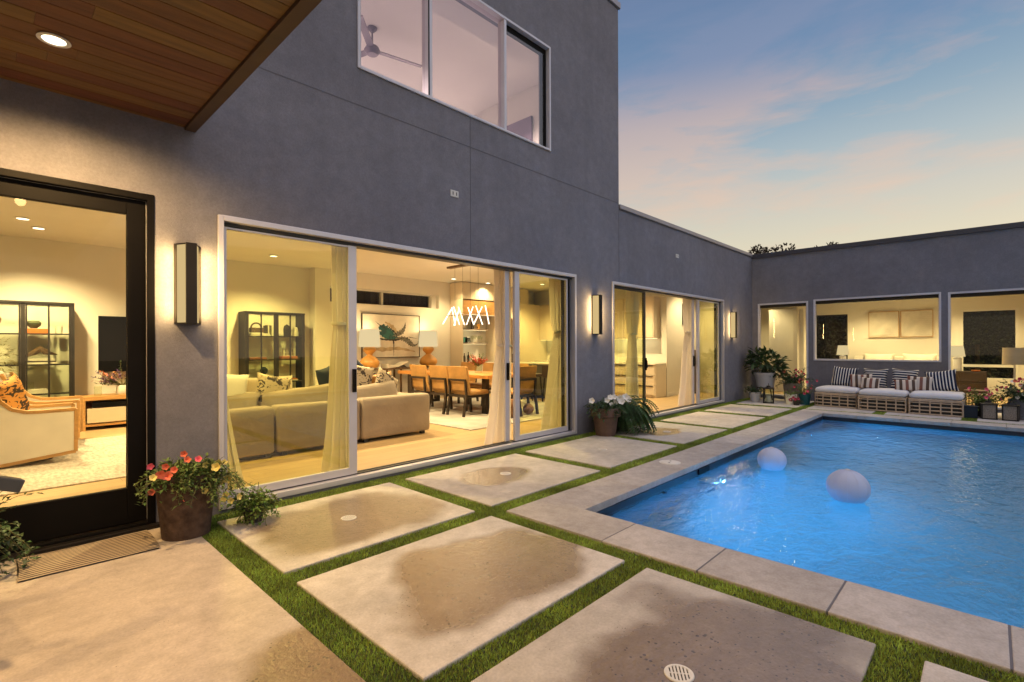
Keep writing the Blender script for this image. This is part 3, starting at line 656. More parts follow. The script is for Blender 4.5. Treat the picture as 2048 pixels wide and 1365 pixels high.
# upper window
fr = MB(); frame_rect(fr, UW[0]+.001, UW[1]-.001, UW[2]+.001, UW[3]-.001, .03, WY-.02, 4.88)
for x, w_ in ((3.585, .03), (4.842, .022)): fr.box(x-w_, x+w_, WY-.012, 4.86, UW[2]+.031, UW[3]-.031)
uw = fr.build('upper_window', 'whiteframe', house, bevel=.003)
for bx in ((3.554, 3.572, WY-.016, WY-.0125, 4.34, 5.82), (4.866, 5.768, 4.80, 4.86, 5.735, 5.82), (5.70, 5.768, 4.80, 4.86, 4.335, 5.734)): MB().box(*bx).build('sash_gasket', 'black', uw)
for a, b in ((2.684, 3.554), (3.616, 4.818)): MB().box(a, b, 4.80, 4.81, 4.333, 5.82).build('glass', 'glass_up', uw)
MB().box(4.866, 5.70, 4.80, 4.81, 4.333, 5.734).build('glass', 'glass_up', uw)
# wing openings
def wing_open(H, name, glass=True, sill=True):
    y0, y1, z0, z1 = H
    fr = MB(); frame_rect(fr, y0+.001, y1-.001, z0+.001, z1-.001, .04, WX-.018, 14.62, 0)
    o = fr.build(name, 'whiteframe', house, bevel=.003)
    MB().box(WX+.05, 14.70, y0+.042, y1-.042, z1-.115, z1-.041).build('head_reveal_shade', 'bronze', o)  # dark box stands in for the shadow band under the head
    if glass: MB().box(14.60, 14.61, y0+.0405, y1-.0405, z0+.0415, z1-.116).build('glass', 'glass_clear', o)
    return o
wing_open(BD, 'bedroom_door'); wing_open(B2, 'bedroom_window'); wing_open(B3, 'bedroom_door')
# interior windows on the far walls
fr = MB(); frame_rect(fr, 5.461, 8.46, 2.4465, 2.8145, .025, 11.22, 11.30); fr.box(6.90, 6.955, 11.20, 11.30, 2.471, 2.79)
cw = fr.build('clerestory_window', 'trimwhite', house); MB().box(8.46, 8.6195, 11.18, 11.30, 2.447, 2.814).build('jamb_liner', 'wall', cw)
MB().box(5.486, 8.435, 11.25, 11.26, 2.4715, 2.7895).build('glass', 'glass_clear', cw)
fr = MB(); frame_rect(fr, -.499, .617, .451, 2.354, .05, 18.52, 18.66, 0); fr.box(18.53, 18.65, -.449, .567, .79, .86)
bw = fr.build('far_window', 'trimwhite', house); MB().box(18.58, 18.59, -.4495, .5675, .5005, 2.3045).build('glass', 'glass_clear', bw)
fr = MB(); frame_rect(fr, 3.241, 4.299, .851, 2.359, .03, 18.52, 18.66, 0)
bw = fr.build('far_window', 'iron', house); MB().box(18.58, 18.59, 3.271, 4.269, .881, 2.329).build('glass', 'glass_clear', bw)
# added fences block the bright sky beyond those panes; the hedges follow
fn = thing('sky_screen_fence', 'added tall brown board fence blocking bright sky behind the clerestory window', 'fence', (7, 12.9, 0))
m = MB()
for k in range(40): m.box(-4+k*.2, -4+k*.2+.19, 0, .025, -.02, 4.6)
m.build('board', 'fence', fn); MB().box(-4, 4, .026, .08, 1, 1.1).build('rail', 'fence', fn)

fn2 = thing('sky_screen_fence', 'added dark board fence blocking the sky beyond the bedroom windows', 'fence', (21.2, 1, 0))  # added behind the hedges to keep sky out of the bedroom panes
m = MB()
for k in range(50): m.box(0, .025+.004*(k%2), -6+k*.25, -6+k*.25+.25, -.02, 4.2)
m.build('board', 'fence2', fn2); MB().box(.026, .08, -6, 6, 1, 1.1).build('rail', 'fence', fn2)
def leafball(m, c, rx, ry, rz, n, l, w, q, hollow=.45):
    for _ in range(n):
        while True:
            p = Vector((q.uniform(-1, 1), q.uniform(-1, 1), q.uniform(-1, 1)))
            if hollow < p.length < 1: break
        d = Vector((p.x+q.uniform(-.6, .6), p.y+q.uniform(-.6, .6), p.z*.6+q.uniform(-.5, .7)))
        m.leaf((c[0]+p.x*rx, c[1]+p.y*ry, c[2]+p.z*rz), d, (q.uniform(-.5, .5), q.uniform(-.5, .5), 1), l*q.uniform(.6, 1.3), w*q.uniform(.7, 1.3))
hd = thing('clipped_hedge', 'dark hedge pressed against the far bedroom window', 'hedge', (19.5, .3, 0)); m = MB(); q = random.Random(5)
leafball(m, (0, 0, 1.3), .5, 1.5, 1.35, 2600, .12, .07, q, .2); m.build('foliage', 'hedge', hd); MB().tube([(0, 0, -.02), (0, 0, 1.4)], .05).build('trunk', 'bark', hd)
hd = dup(hd, (19.9, 3.8, 0), .6, 'dark hedge outside the narrow window left of the bed')

# ------------------------------------------------------------------ lamps
WARM = (1, .735, .35)
def spot(loc, watts, ang=150, col=WARM, rot=(0,0,0), size=.05, blend=.7, parent=None):
    l = bpy.data.lights.new('lamp_glow', 'SPOT'); l.energy = watts; l.color = col; l.spot_size = rad(ang); l.spot_blend = blend; l.shadow_soft_size = size
    o = bpy.data.objects.new('lamp_glow', l); C.objects.link(o); o.location = loc; o.rotation_euler = rot
    if parent: o.parent = parent
    return o
def point(loc, watts, col=WARM, size=.08, parent=None):
    l = bpy.data.lights.new('lamp_glow', 'POINT'); l.energy = watts; l.color = col; l.shadow_soft_size = size
    o = bpy.data.objects.new('lamp_glow', l); C.objects.link(o); o.location = loc
    if parent: o.parent = parent
    return o
def downlight(x, y, z, watts, label, r=.065, col=WARM, grp='recessed downlights in the living room ceiling', ang=132):
    t = thing('recessed_downlight', label, 'ceiling light', (x, y, z), 0, grp)
    MB().lathe([(r, 0), (r+.022, -.003), (r+.024, -.008), (r+.004, -.010), (r, -.006)], n=28).build('trim_ring', 'trimwhite', t)
    MB().disc((0, 0, -.006), r, .004, 2, 28).build('lens', 'lens', t)
    spot((0, 0, -.035), watts, ang, col, parent=t)
IW = 480
for x, y, l in ((.266, 3.926, 'glowing recessed light in the cedar patio ceiling'), (.266, 1.2, 'patio ceiling light just behind the camera'), (-1.7, 3.926, 'patio ceiling light left of the black door'), (-1.7, 1.2, 'patio ceiling light farthest from the pool')):
    downlight(x, y, 3.193, 300 if (x, y) == (.266, 3.926) else 115, l, .053, (1, .62, .25), 'recessed lights in the cedar patio ceiling', 165)
for x, y, l in ((.33, 9.69, 'nearer of the two ceiling lights seen through the black door'), (.52, 10.3, 'farther of the two ceiling lights seen through the black door'),
                (3.88, 10.2, 'ceiling light above the right glass cabinet'), (3.99, 8.27, 'ceiling light beside the first tied curtain'),
                (5.46, 8.02, 'ceiling light above the gap between the sofa and dining chairs'), (8.53, 10.3, 'ceiling light nearest the corner of the bar niche'),
                (9.78, 10.3, 'ceiling light in front of the cream kitchen cabinets')): downlight(x, y, 3.198, IW if x < 8 else 110, l)
for x, y, l in ((-1.6, 8.2, 'ceiling light over the hidden left end of the living room'), (1.9, 6.3, 'ceiling light above the sofa back'), (7.2, 6.4, 'ceiling light behind the right tied curtain'),
                (10.9, 6.6, 'ceiling light over the kitchen aisle'), (11.1, 9.4, 'ceiling light over the grey island'), (13.4, 5.6, 'ceiling light over the hall past the kitchen')):
    downlight(x, y, 3.198, IW if x < 13 else 220, l)
for x, y, l in ((15.9, 1.9, 'bedroom ceiling light above the wide window'), (17.3, 2.6, 'bedroom ceiling light near the left lamp'), (17.3, .2, 'bedroom ceiling light near the right lamp'), (15.9, -.8, 'bedroom ceiling light over the glass door'),
                (15.7, 5.0, 'ceiling light in the little entry hall')):
    downlight(x, y, 2.898, 250 if y < 4 else 130, l, grp='bedroom wing downlights', col=(1, .76, .36))
UC = (1, .79, .68)
for x, y, l in ((6.02, 5.82, 'upstairs ceiling light seen through the right pane'), (1.0, 7.6, 'upstairs ceiling light left of the fan'), (1.2, 9.6, 'upstairs ceiling light at the far left'), (6.4, 9.4, 'upstairs ceiling light near the far wall')):
    downlight(x, y, 6.521, 700 if x > 6.01 and y < 6 else 6200, l, grp='upstairs downlights', col=UC)

def sconce(x, label):
    t = thing('wall_sconce', label, 'wall lamp', (x, WY, 1.915), 0, 'tall dark wall sconces')
    h = .325
    MB().box(-.095, .095, -.014, -.001, -h+.004, h-.004).build('back_plate', 'bronze', t, bevel=.003)
    MB().hexa([(-.076, -.0145, -h+.013), (.076, -.0145, -h+.013), (.036, -.105, -h+.013), (-.036, -.105, -h+.013)], [(-.076, -.0145, h-.013), (.076, -.0145, h-.013), (.036, -.105, h-.013), (-.036, -.105, h-.013)]).build('diffuser', 'sconce', t)
    m = MB(); m.box(-.038, .038, -.126, -.1055, -h, h)
    for z in (-h, h-.012): m.hexa([(-.082, -.0145, z), (.082, -.0145, z), (.038, -.1054, z), (-.038, -.1054, z)], [(-.082, -.0145, z+.012), (.082, -.0145, z+.012), (.038, -.1054, z+.012), (-.038, -.1054, z+.012)])
    m.build('frame', 'bronze', t, bevel=.002)
    for sx in (-1, 1):
        l = bpy.data.lights.new('lamp_glow', 'AREA'); l.shape = 'RECTANGLE'; l.size = .56; l.size_y = .03; l.energy = 5.5; l.color = (1, .64, .24)
        o = bpy.data.objects.new('lamp_glow', l); C.objects.link(o); o.parent = t; o.location = (sx*.10, -.085, 0)
        dd = Vector((sx, .75, 0)).normalized(); zz = -dd; xx = Vector((0, 0, 1)); yy = zz.cross(xx); o.rotation_euler = Matrix((xx, yy, zz)).transposed().to_euler()
    return t
sconce(1.125, 'dark wall sconce between the black door and the first slider')
sconce(6.945, 'dark wall sconce between the two sliding doors')
sconce(12.985, 'dark wall sconce near the inner corner of the house')
def plate(x, z, w, h, label, mat='plastic', name='wall_plate', cat='wall plate'):
    t = thing(name, label, cat, (x, WY, z)); MB().box(-w/2, w/2, -.014, -.001, -h/2, h/2).build('cover', mat, t, bevel=.004)
    m = MB()
    for k in (-1, 1): m.box(k*w*.22-.006, k*w*.22+.006, -.0165, -.0145, -h*.25, h*.25)
    m.build('slot', 'track', t)
plate(3.945, 3.27, .125, .08, 'small pale plate high on the tower wall above the big slider')
plate(9.96, 3.275, .13, .075, 'small pale plate high on the low wall above the far slider')
plate(6.90, .283, .06, .09, 'tan outlet cover low on the wall behind the clay pot', 'outlet', 'outlet_cover', 'outlet')

# ------------------------------------------------------------------ outdoor plants and pots
def flower_mesh(r, depth, mat, n=5):
    m = MB(); m.open = True; k = 20; vs = [(0, 0, -depth)]
    for ring, (rr, z) in enumerate(((.22, -.55), (.62, -.12), (1, .05))):
        for i in range(k):
            a = 2*PI*i/k; lob = 1-(.13 if ring == 2 else .06 if ring == 1 else 0)*(1-abs(math.cos(n*a/2)))*1.6
            vs.append((r*rr*lob*math.cos(a), r*rr*lob*math.sin(a), depth*z+ (r*.06*math.cos(n*a) if ring == 2 else 0)))
    fs = [(0, 1+i, 1+(i+1) % k) for i in range(k)]
    for ring in range(2):
        for i in range(k): fs.append((1+ring*k+i, 1+ring*k+k+i, 1+ring*k+k+(i+1) % k, 1+ring*k+(i+1) % k))
    m.add(vs, fs); o = m.build('flower', mat, None, smooth=True, ang=80); return o
protos = {}
def flower(parent, p, d, mat, r=.03):
    key = (mat, round(r, 3))
    if key not in protos: protos[key] = flower_mesh(r, r*.9, mat).data; bpy.data.objects.remove(bpy.data.objects[[o.name for o in bpy.data.objects if o.data == protos[key]][0]])
    o = bpy.data.objects.new('flower', protos[key]); C.objects.link(o); o.parent = parent; o.location = p
    o.rotation_euler = Vector(d).to_track_quat('Z', 'Y').to_euler(); return o
def potmesh(r0, r1, h, rim=.0, rimh=.0, t=.015):
    p = [(0, 0), (r0, 0)]
    if rim: p += [(r0+(r1-r0)*(1-rimh/h), h-rimh), (r1+rim*.6, h-rimh), (r1+rim, h-rimh+.006), (r1+rim, h-.006), (r1+rim-.004, h), (r1-t, h), (r1-t*1.2, h-.06), (0, h-.06)]
    else: p += [(r1-.002, h-.008), (r1, h), (r1-t, h), (r1-t*1.2, h-.05), (0, h-.05)]
    return MB().lathe(p, n=40)
def trailing(m, st, c, rad_, h, n, q, ll=.032, lw=.018, droop=.5, reach=1.0, upk=.5, density=14):
    """stems that rise from the pot, arch over the rim and carry leaves"""
    for _ in range(n):
        a = q.uniform(0, 2*PI); L = reach*q.uniform(.5, 1.2); up = upk*q.uniform(.4, 1.3)
        p = Vector((c[0]+rad_*.6*q.random()*math.cos(a), c[1]+rad_*.6*q.random()*math.sin(a), c[2]+h)); v = Vector((math.cos(a)*q.uniform(.4, 1), math.sin(a)*q.uniform(.4, 1), up*1.6)); pts = [p.copy()]
        steps = 9
        for k in range(steps):
            v.z -= droop*q.uniform(.25, .45); v.x += q.uniform(-.15, .15); v.y += q.uniform(-.15, .15)
            p = p+v.normalized()*L/steps; pts.append(p.copy())
            for _ in range(max(1, density//steps+ (q.random() < (density % steps)/steps))):
                d = Vector((q.uniform(-1, 1), q.uniform(-1, 1), q.uniform(-.4, .9)))+v.normalized()*.4
                m.leaf(p+Vector((q.uniform(-.012, .012), q.uniform(-.012, .012), q.uniform(-.012, .012))), d, (0, 0, 1), ll*q.uniform(.6, 1.3), lw*q.uniform(.7, 1.3))
        if st is not None and len(pts) > 2: st.tube(pts, .0022, 4, False)
q = random.Random(21)
t = thing('potted_petunias', 'tall weathered pot of coral and yellow petunias beside the black door', 'potted plant', (1.025, 4.38, 0))
potmesh(.155, .203, .465, 0, 0).build('pot', 'terra', t, smooth=True)
MB().lathe([(0, .416), (.18, .419)], n=24).build('soil', 'soil', t)
lf = MB(); st = MB(); trailing(lf, st, (0, 0, 0), .19, .43, 100, q, .040, .019, .50, .20, .70, 24); trailing(lf, st, (.13, -.06, 0), .12, .42, 40, q, .038, .019, .75, .31, .40, 24); trailing(lf, st, (-.12, -.1, 0), .1, .43, 26, q, .038, .019, .55, .20, .5, 22)
lf.build('foliage', 'leaf', t); st.build('stems', 'stem', t)
fl = [(0.957,.644,'coral'),(.979,.601,'coral'),(1.047,.594,'pink'),(.76,.589,'pink'),(.847,.573,'coral'),(.818,.522,'coral'),(.857,.507,'coral'),(.897,.542,'coral'),(.918,.501,'coral'),(.976,.419,'coral'),(.765,.413,'coral'),(.969,.325,'coral'),
      (1.013,.335,'yellow'),(1.087,.355,'yellow'),(1.094,.543,'yellow'),(1.176,.539,'yellow'),(1.159,.516,'yellow'),(1.14,.48,'yellow'),(1.218,.542,'yellow'),(1.235,.409,'yellow'),(1.196,.395,'yellow'),(1.135,.316,'yellow'),(1.225,.297,'yellow'),(1.318,.261,'yellow'),(1.258,.244,'yellow'),(1.21,.266,'yellow'),(.775,.511,'yellow')]
for x, z, mt in fl:
    k = q.uniform(.98, 1.05)      # real spread in depth round the crown of the plant
    px, py, pz = x*k-1.025, 4.15*k-4.38, 1.4+(z-1.4)*k
    big = (x, z) in ((.818, .522), (.857, .507), (1.013, .335), (1.176, .539), (1.159, .516), (1.235, .409))
    flower(t, (px, py, pz), (q.uniform(-.7, .5)-px*.3, -1+q.uniform(-.3, .6), q.uniform(-.2, .6)), mt, .034 if big else .025)
t = thing('potted_herb', 'little bushy green plant in a dark plastic pot on the paver corner', 'potted plant', (1.475, 4.305, 0.0))
potmesh(.062, .088, .145, .004, .03).build('pot', 'nursery', t, smooth=True)
lf = MB(); st = MB(); trailing(lf, st, (0, 0, 0), .08, .13, 70, q, .036, .022, .55, .16, .75, 18); trailing(lf, st, (.03, 0, 0), .08, .12, 24, q, .034, .02, .9, .24, .3, 14); st.tube([(.03, .02, .13), (.045, .02, .30)], .003, 5); lf.build('foliage', 'leafy', t); st.build('stems', 'stem', t)
t = thing('potted_ivy', 'trailing ivy poking in beside the striped doormat at the left edge', 'potted plant', (-.19, 4.50, 0))
potmesh(.12, .16, .30, .008, .05).build('pot', 'nursery', t, smooth=True)
lf = MB(); st = MB(); trailing(lf, st, (0, 0, 0), .13, .27, 50, q, .042, .034, .75, .42, .5, 18); trailing(lf, st, (.1, -.05, 0), .08, .26, 20, q, .04, .03, .4, .34, 1.0, 12); lf.build('foliage', 'leafd', t); st.build('stems', 'stem', t)
t = thing('potted_white_flowers', 'terracotta pot of white petunias between the sliding doors', 'potted plant', (6.72, 4.40, 0))
potmesh(.155, .215, .43, .018, .13).build('pot', 'terra2', t, smooth=True); MB().lathe([(0, .372), (.19, .375)], n=24).build('soil', 'soil', t)
lf = MB(); st = MB(); trailing(lf, st, (0, 0, 0), .2, .38, 60, q, .05, .028, .5, .26, .6, 16); trailing(lf, st, (-.12, 0, 0), .1, .40, 16, q, .05, .03, .3, .34, .5, 14); lf.build('foliage', 'leafd', t); st.build('stems', 'stem', t)
for x, z in ((5.909,.616),(6.305,.592),(6.391,.628),(6.501,.625),(6.434,.515),(6.551,.548),(6.659,.589),(6.704,.542),(6.827,.601),(6.916,.556)):
    k = q.uniform(1.0, 1.05); flower(t, (x*k-6.72+.08, 4.15*k-4.40, 1.4+(z-1.4)*k), (q.uniform(-1.1, -.2), q.uniform(-1, -.3), q.uniform(0, .7)), 'white_p', .058 if x > 6.6 else .046)
def fern(name, label, loc, n, L, mat='fern', h=.3, pot=True, q=q, cat='fern'):
    t = thing(name, label, cat, loc); m = MB()
    if pot: potmesh(.12, .16, h, .006, .04).build('pot', 'nursery', t, smooth=True)
    for _ in range(n):
        a = q.uniform(0, 2*PI); p = Vector((.05*math.cos(a), .05*math.sin(a), h)); v = Vector((math.cos(a), math.sin(a), q.uniform(.5, 2.2))); ln = L*q.uniform(.6, 1.1); S_ = 18
        for k in range(S_):
            v.z -= .19*q.uniform(.7, 1.5); dn = v.normalized(); p = p+dn*ln/S_
            if p.z < .03: break
            side = dn.cross(Vector((0, 0, 1))).normalized(); wl = .085*math.sin(PI*(k+1.5)/(S_+2))+.015
            for sg in (1, -1): m.leaf(p, side*sg+dn*.55, (0, 0, 1), wl*1.1, .034)
    m.build('fronds', mat, t); return t
fern('potted_fern', 'dark drooping fern right of the clay flower pot', (7.22, 4.44, 0), 130, .72)

# corner group by the bedroom door
def basicpot(name, label, loc, r0, r1, h, mat, fol, leafm, reach, n, ll=.05, lw=.03, up=.7, droop=.45, flowers=(), rim=0, cat='potted plant', dens=16):
    t = thing(name, label, cat, loc); potmesh(r0, r1, h, rim, h*.2 if rim else 0).build('pot', mat, t, smooth=True); MB().lathe([(0, h-.055), (r1-.02, h-.052)], n=20).build('soil', 'soil', t)
    lf = MB(); st = MB(); trailing(lf, st, (0, 0, 0), r1, h-.03, n, q, ll, lw, droop, reach, up, dens); lf.build('foliage', leafm, t); st.build('stems', 'stem', t)
    for mt, k in flowers:
        for _ in range(k):
            a = q.uniform(0, 2*PI); rr = reach*q.uniform(.2, .8); flower(t, (rr*math.cos(a), rr*math.sin(a), h+reach*q.uniform(.05, .75)*up*1.4), (math.cos(a)-.8, math.sin(a)-.3, .6), mt, .035)
    return t
tb = thing('plant_stool', 'low dark wooden stool under the big white pot', 'stool', (13.85, 4.22, 0))
MB().lathe([(0, .30), (.19, .30), (.19, .33), (0, .33)], n=28).build('seat', 'darkwood', tb)
for k in range(3): a = 2*PI*k/3+.4; MB().tube([(.12*math.cos(a), .12*math.sin(a), .30), (.17*math.cos(a), .17*math.sin(a), 0)], .014, 8).build('leg', 'darkwood', tb)
t = thing('potted_fig', 'big leafy plant in a wide white pot in the house corner', 'potted plant', (13.85, 4.22, .332))
potmesh(.20, .26, .37, .012, .07).build('pot', 'whitepot', t, smooth=True); MB().lathe([(0, .315), (.235, .318)], n=20).build('soil', 'soil', t)
m = MB(); st = MB(); leafball(m, (0, -.02, .60), .46, .44, .30, 330, .17, .085, q, .25); leafball(m, (-.05, .12, .78), .25, .25, .18, 90, .16, .08, q, .2); leafball(m, (-.1, -.32, .48), .22, .2, .18, 70, .15, .07, q, .2)
for k in range(16): a = 2*PI*k/16; st.tube([(.06*math.cos(a), .06*math.sin(a), .32), (.2*math.cos(a), .2*math.sin(a), .5), (.36*math.cos(a), .36*math.sin(a), .62+.1*math.sin(3*a))], .006, 5, False)
m.build('foliage', 'leafd', t); st.build('stems', 'stem', t)
basicpot('potted_shrub', 'reddish flowering shrub in a tall taupe stone pot by the bedroom door', (13.75, 3.56, 0), .17, .215, .47, 'stonepot', 0, 'leafd', .40, 60, .06, .035, .9, .4, (('magenta', 14), ('coral', 5)), 0)
basicpot('potted_succulent', 'dark sprigs in a small white bowl pot beside the lantern', (13.22, 4.27, 0), .09, .15, .24, 'whitepot', 0, 'leafd', .22, 26, .06, .025, .9, .5)
basicpot('painted_pot_plant', 'small cream pot with a painted red flower in front of the stone pot', (13.16, 3.44, 0), .11, .125, .24, 'creamfab', 0, 'leafy', .16, 22, .04, .02, .7, .5)
pp = [o for o in C.objects if o.name.startswith('painted_pot_plant')][0]
m = MB()
for k in range(6): a = 2*PI*k/6; m.disc((-.118, .028*math.cos(a)-.02, .12+.028*math.sin(a)), .018, .004, 0, 12)
m.build('painted_flower', 'magenta', pp)
basicpot('teal_pot_plant', 'wispy red flowering plant in a teal glazed pot', (13.35, 3.20, 0), .10, .135, .25, 'teal', 0, 'leaf', .34, 34, .045, .016, 1.0, .35, (('magenta', 10), ('pink', 6)))
basicpot('small_red_pot_plant', 'small dark pot of red blooms squeezed beside the teal pot', (13.05, 3.30, 0), .06, .075, .11, 'nursery', 0, 'leafd', .12, 16, .03, .02, .6, .5, (('magenta', 8),))
def lantern(loc, rz, w, h, label, pan='drinkglass', solid=False):
    t = thing('lantern', label, 'lantern', loc, rz, 'dark metal garden lanterns'); e = w/2; b = .011
    m = MB()
    for sx in (-1, 1):
        for sy in (-1, 1): m.box(sx*e-b, sx*e+b, sy*e-b, sy*e+b, .02, h)
    m.box(-e-b, e+b, -e-b, e+b, 0, .02)
    for zz in (h, ): m.box(-e-b-.008, e+b+.008, -e-b-.008, e+b+.008, zz, zz+.02)
    m.build('frame', 'iron', t, bevel=.002)
    m = MB(); m.lathe([(e*.9, h+.02), (e*.45, h+.05), (e*.4, h+.075), (0, h+.08)], n=4); m.build('lid', 'iron', t)
    m = MB(); m.tube([(-.05, 0, h+.07), (-.05, 0, h+.11), (0, 0, h+.13), (.05, 0, h+.11), (.05, 0, h+.07)], .006, 6); m.build('handle', 'iron', t)
    for a in range(4):
        o = MB().box(-e+b+.001, e-b-.001, -.0015, .0015, .021, h-.001).build('panel', pan, t); o.location = (e*math.sin(a*PI/2), e*math.cos(a*PI/2), 0); o.rotation_euler = (0, 0, a*PI/2)
    if not solid: MB().lathe([(0, .02), (.05, .02), (.05, .17), (.045, .178), (0, .172)], n=20).build('candle', 'candle', t)
lantern((13.10, 3.92, 0), .25, .21, .345, 'dark glass lantern with a white candle by the bedroom door')
lantern((13.02, .045, 0), .1, .20, .27, 'speckled dark lantern left of the galvanised pot', 'mesh', True)
lantern((13.0, -.25, 0), -.1, .20, .27, 'speckled dark lantern in front of the galvanised pot', 'mesh', True)
t = thing('storage_cube', 'small dark navy cube box beside the speckled lanterns', 'box', (13.05, .30, 0), .05); MB().box(-.10, .10, -.10, .10, 0, .20).build('body', 'navy', t, bevel=.008); MB().box(-.105, .105, -.105, .105, .2005, .225).build('lid', 'navy', t, bevel=.005)
basicpot('leafy_pot_plant', 'lime leafed plant with pink blooms behind the navy cube', (13.35, .12, 0), .10, .13, .26, 'nursery', 0, 'leafy', .32, 40, .055, .03, .9, .4, (('pink', 10), ('magenta', 6)))
basicpot('galvanised_pot_plant', 'red white and pink petunias in a galvanised pot at the right edge', (13.40, -.45, 0), .19, .24, .37, 'galv', 0, 'leafd', .42, 80, .055, .032, .9, .42, (('magenta', 16), ('white_p', 12), ('pink', 8), ('coral', 5)))
t = thing('iron_side_table', 'rusty iron drum table with chevron wires beside the rattan seat', 'side table', (13.75, .22, 0))
m = MB(); R_ = .19
for z in (.02, .15, .43, .47): m.tube([(R_*math.cos(2*PI*k/28), R_*math.sin(2*PI*k/28), z) for k in range(29)], .008, 6, False)
for k in range(9): a = 2*PI*k/9; m.tube([(R_*math.cos(a), R_*math.sin(a), 0), (R_*math.cos(a), R_*math.sin(a), .47)], .008, 6)
m.build('frame', 'stool', t); m = MB()
for k in range(9):
    a = 2*PI*k/9; b = 2*PI*(k+1)/9; c_ = (a+b)/2
    for z in (.20, .25, .30, .35, .40): m.tube([(R_*math.cos(a), R_*math.sin(a), z), (R_*math.cos(c_), R_*math.sin(c_), z-.035), (R_*math.cos(b), R_*math.sin(b), z)], .004, 5, False)
m.build('chevron_wires', 'stool', t); MB().disc((0, 0, .472), R_, .012, 2, 28).build('top', 'stool', t)

# rattan seat modules
def module():
    t = thing('rattan_module', 'rattan seat module nearest the house corner', 'outdoor seat', (0, 0, 0), 0, 'pale rattan modules in a row under the window')
    w = .405; d = .44; h = .315
    def wire(x0, y0, x1, y1, n):
        m = MB()
        for k in range(n+1):
            a = k/n; x = x0+(x1-x0)*a; y = y0+(y1-y0)*a; m.tube([(x, y, .0), (x, y, h)], .015 if k in (0, n) else .012, 7)
        for z in (.017, .092, .166, .24, .278, .304): m.tube([(x0, y0, z), (x1, y1, z)], .015 if z > .25 or z < .03 else .012, 7)
        return m
    for (a, b, c_, d_, n) in ((-d, -w, -d, w, 5), (d, -w, d, w, 5), (-d, -w, d, -w, 5), (-d, w, d, w, 5)): wire(a, b, c_, d_, n).build('side_lattice', 'rattan', t, smooth=True)
    m = MB()
    for k in range(11): y = -w+2*w*k/10; m.tube([(-d, y, h-.004), (d, y, h-.004)], .009, 6)
    m.build('seat_slats', 'rattan', t, smooth=True)
    MB().box(-d+.05, d-.05, -w+.05, w-.05, .03, h-.03).build('gap_shade_box', 'track', t)  # dark box added so the lattice gaps look shaded
    MB().rbox(-d-.01, d+.01, -w-.005, w+.005, h+.008, h+.105, .04, .035).build('cushion', 'cushion', t, smooth=True, ang=70)
    return t
rm = module(); at(rm, (13.62, 2.52, 0), rad(-4))
dup(rm, (13.42, 1.655, 0), rad(-3), 'middle rattan seat module between its two neighbours')
dup(rm, (13.36, .80, 0), rad(-1), 'rattan seat module beside the rusty iron table')
def cushion(name, label, w, h, th, mat, loc, yaw_, lean, roll_=0, cat='pillow', grp='striped outdoor pillows', n=12):
    o = MB().pillow(w, h, th, n).build(name, mat, None, smooth=True, ang=75); tag(o, label, cat, grp)
    # stands on its lower edge, faces -X, leans back
    Mx = Matrix.Rotation(yaw_, 4, 'Z') @ Matrix.Rotation(lean, 4, 'Y') @ Matrix(((0, 0, -1, 0), (-1, 0, 0, 0), (0, 1, 0, 0), (0, 0, 0, 1))) @ Matrix.Rotation(roll_, 4, 'Z')
    o.matrix_world = Matrix.Translation(loc) @ Mx; return o
cushion('striped_pillow', 'big navy pillow with upright stripes at the corner end of the rattan seat', .50, .47, .17, 'navyV', (13.86, 2.50, .66), rad(4), rad(16), rad(-6))
cushion('striped_pillow', 'navy pillow with level stripes left of the seat middle, half covered', .47, .45, .17, 'navyH', (13.98, 1.92, .64), rad(-6), rad(14))
cushion('striped_pillow', 'navy pillow with level stripes right of the seat middle', .47, .45, .17, 'navyH', (13.86, 1.38, .65), rad(5), rad(15), rad(-4))
cushion('striped_pillow', 'big navy pillow with upright stripes at the window end of the rattan seat', .52, .47, .17, 'navyV', (13.70, .76, .64), rad(-8), rad(18), rad(9))
cushion('striped_pillow', 'brown striped lumbar pillow leaning over the corner end navy pillow', .44, .33, .15, 'brownV', (13.66, 2.14, .58), rad(5), rad(12), rad(2))
cushion('striped_pillow', 'lower brown striped pillow lying before the left middle of the seat', .38, .26, .13, 'brownV', (13.50, 1.95, .55), rad(-4), rad(14), rad(-3))
cushion('striped_pillow', 'brown striped lumbar pillow beside the window end navy pillow', .44, .34, .15, 'brownV', (13.57, 1.10, .57), rad(3), rad(12), rad(-2))
cushion('striped_pillow', 'low brown and charcoal striped pillow in front of the right middle pillow', .40, .26, .13, 'brownV', (13.42, 1.32, .54), rad(6), rad(14), rad(2))

# doormat and the chair arm poking in at the left edge
t = thing('doormat', 'beige and brown striped doormat in front of the black door', 'doormat', (.47, 4.425, .004), rad(-.5))
MB().grid(lambda a, b: (-.355+.71*a+(.012*math.sin(b*3) if a in (0, 1) else 0), -.235+.47*b, .007+.006*math.sin(a*5)*math.sin(b*4)), 14, 20).build('mat_top', 'mat', t, smooth=True)
MB().box(-.35, .35, -.23, .23, -.003, .001).build('mat_backing', 'nursery', t)
t = thing('patio_armchair', 'charcoal metal chair with only its sloping arm tip in view', 'chair', (-.50, 3.55, 0), rad(10))
for sx in (-1, 1): MB().bar((-.30, sx*.30, 1.08), (.56 if sx < 0 else .42, sx*.30, .745 if sx < 0 else .80), .075, .06).build('arm', 'greymetal', t, bevel=.006)
MB().box(-.30, .36, -.27, .27, .36, .43).build('seat', 'greymetal', t, bevel=.01)
MB().bar((-.30, 0, .40), (-.46, 0, .95), .54, .04, (0, 1, 0)).build('backrest', 'greymetal', t)
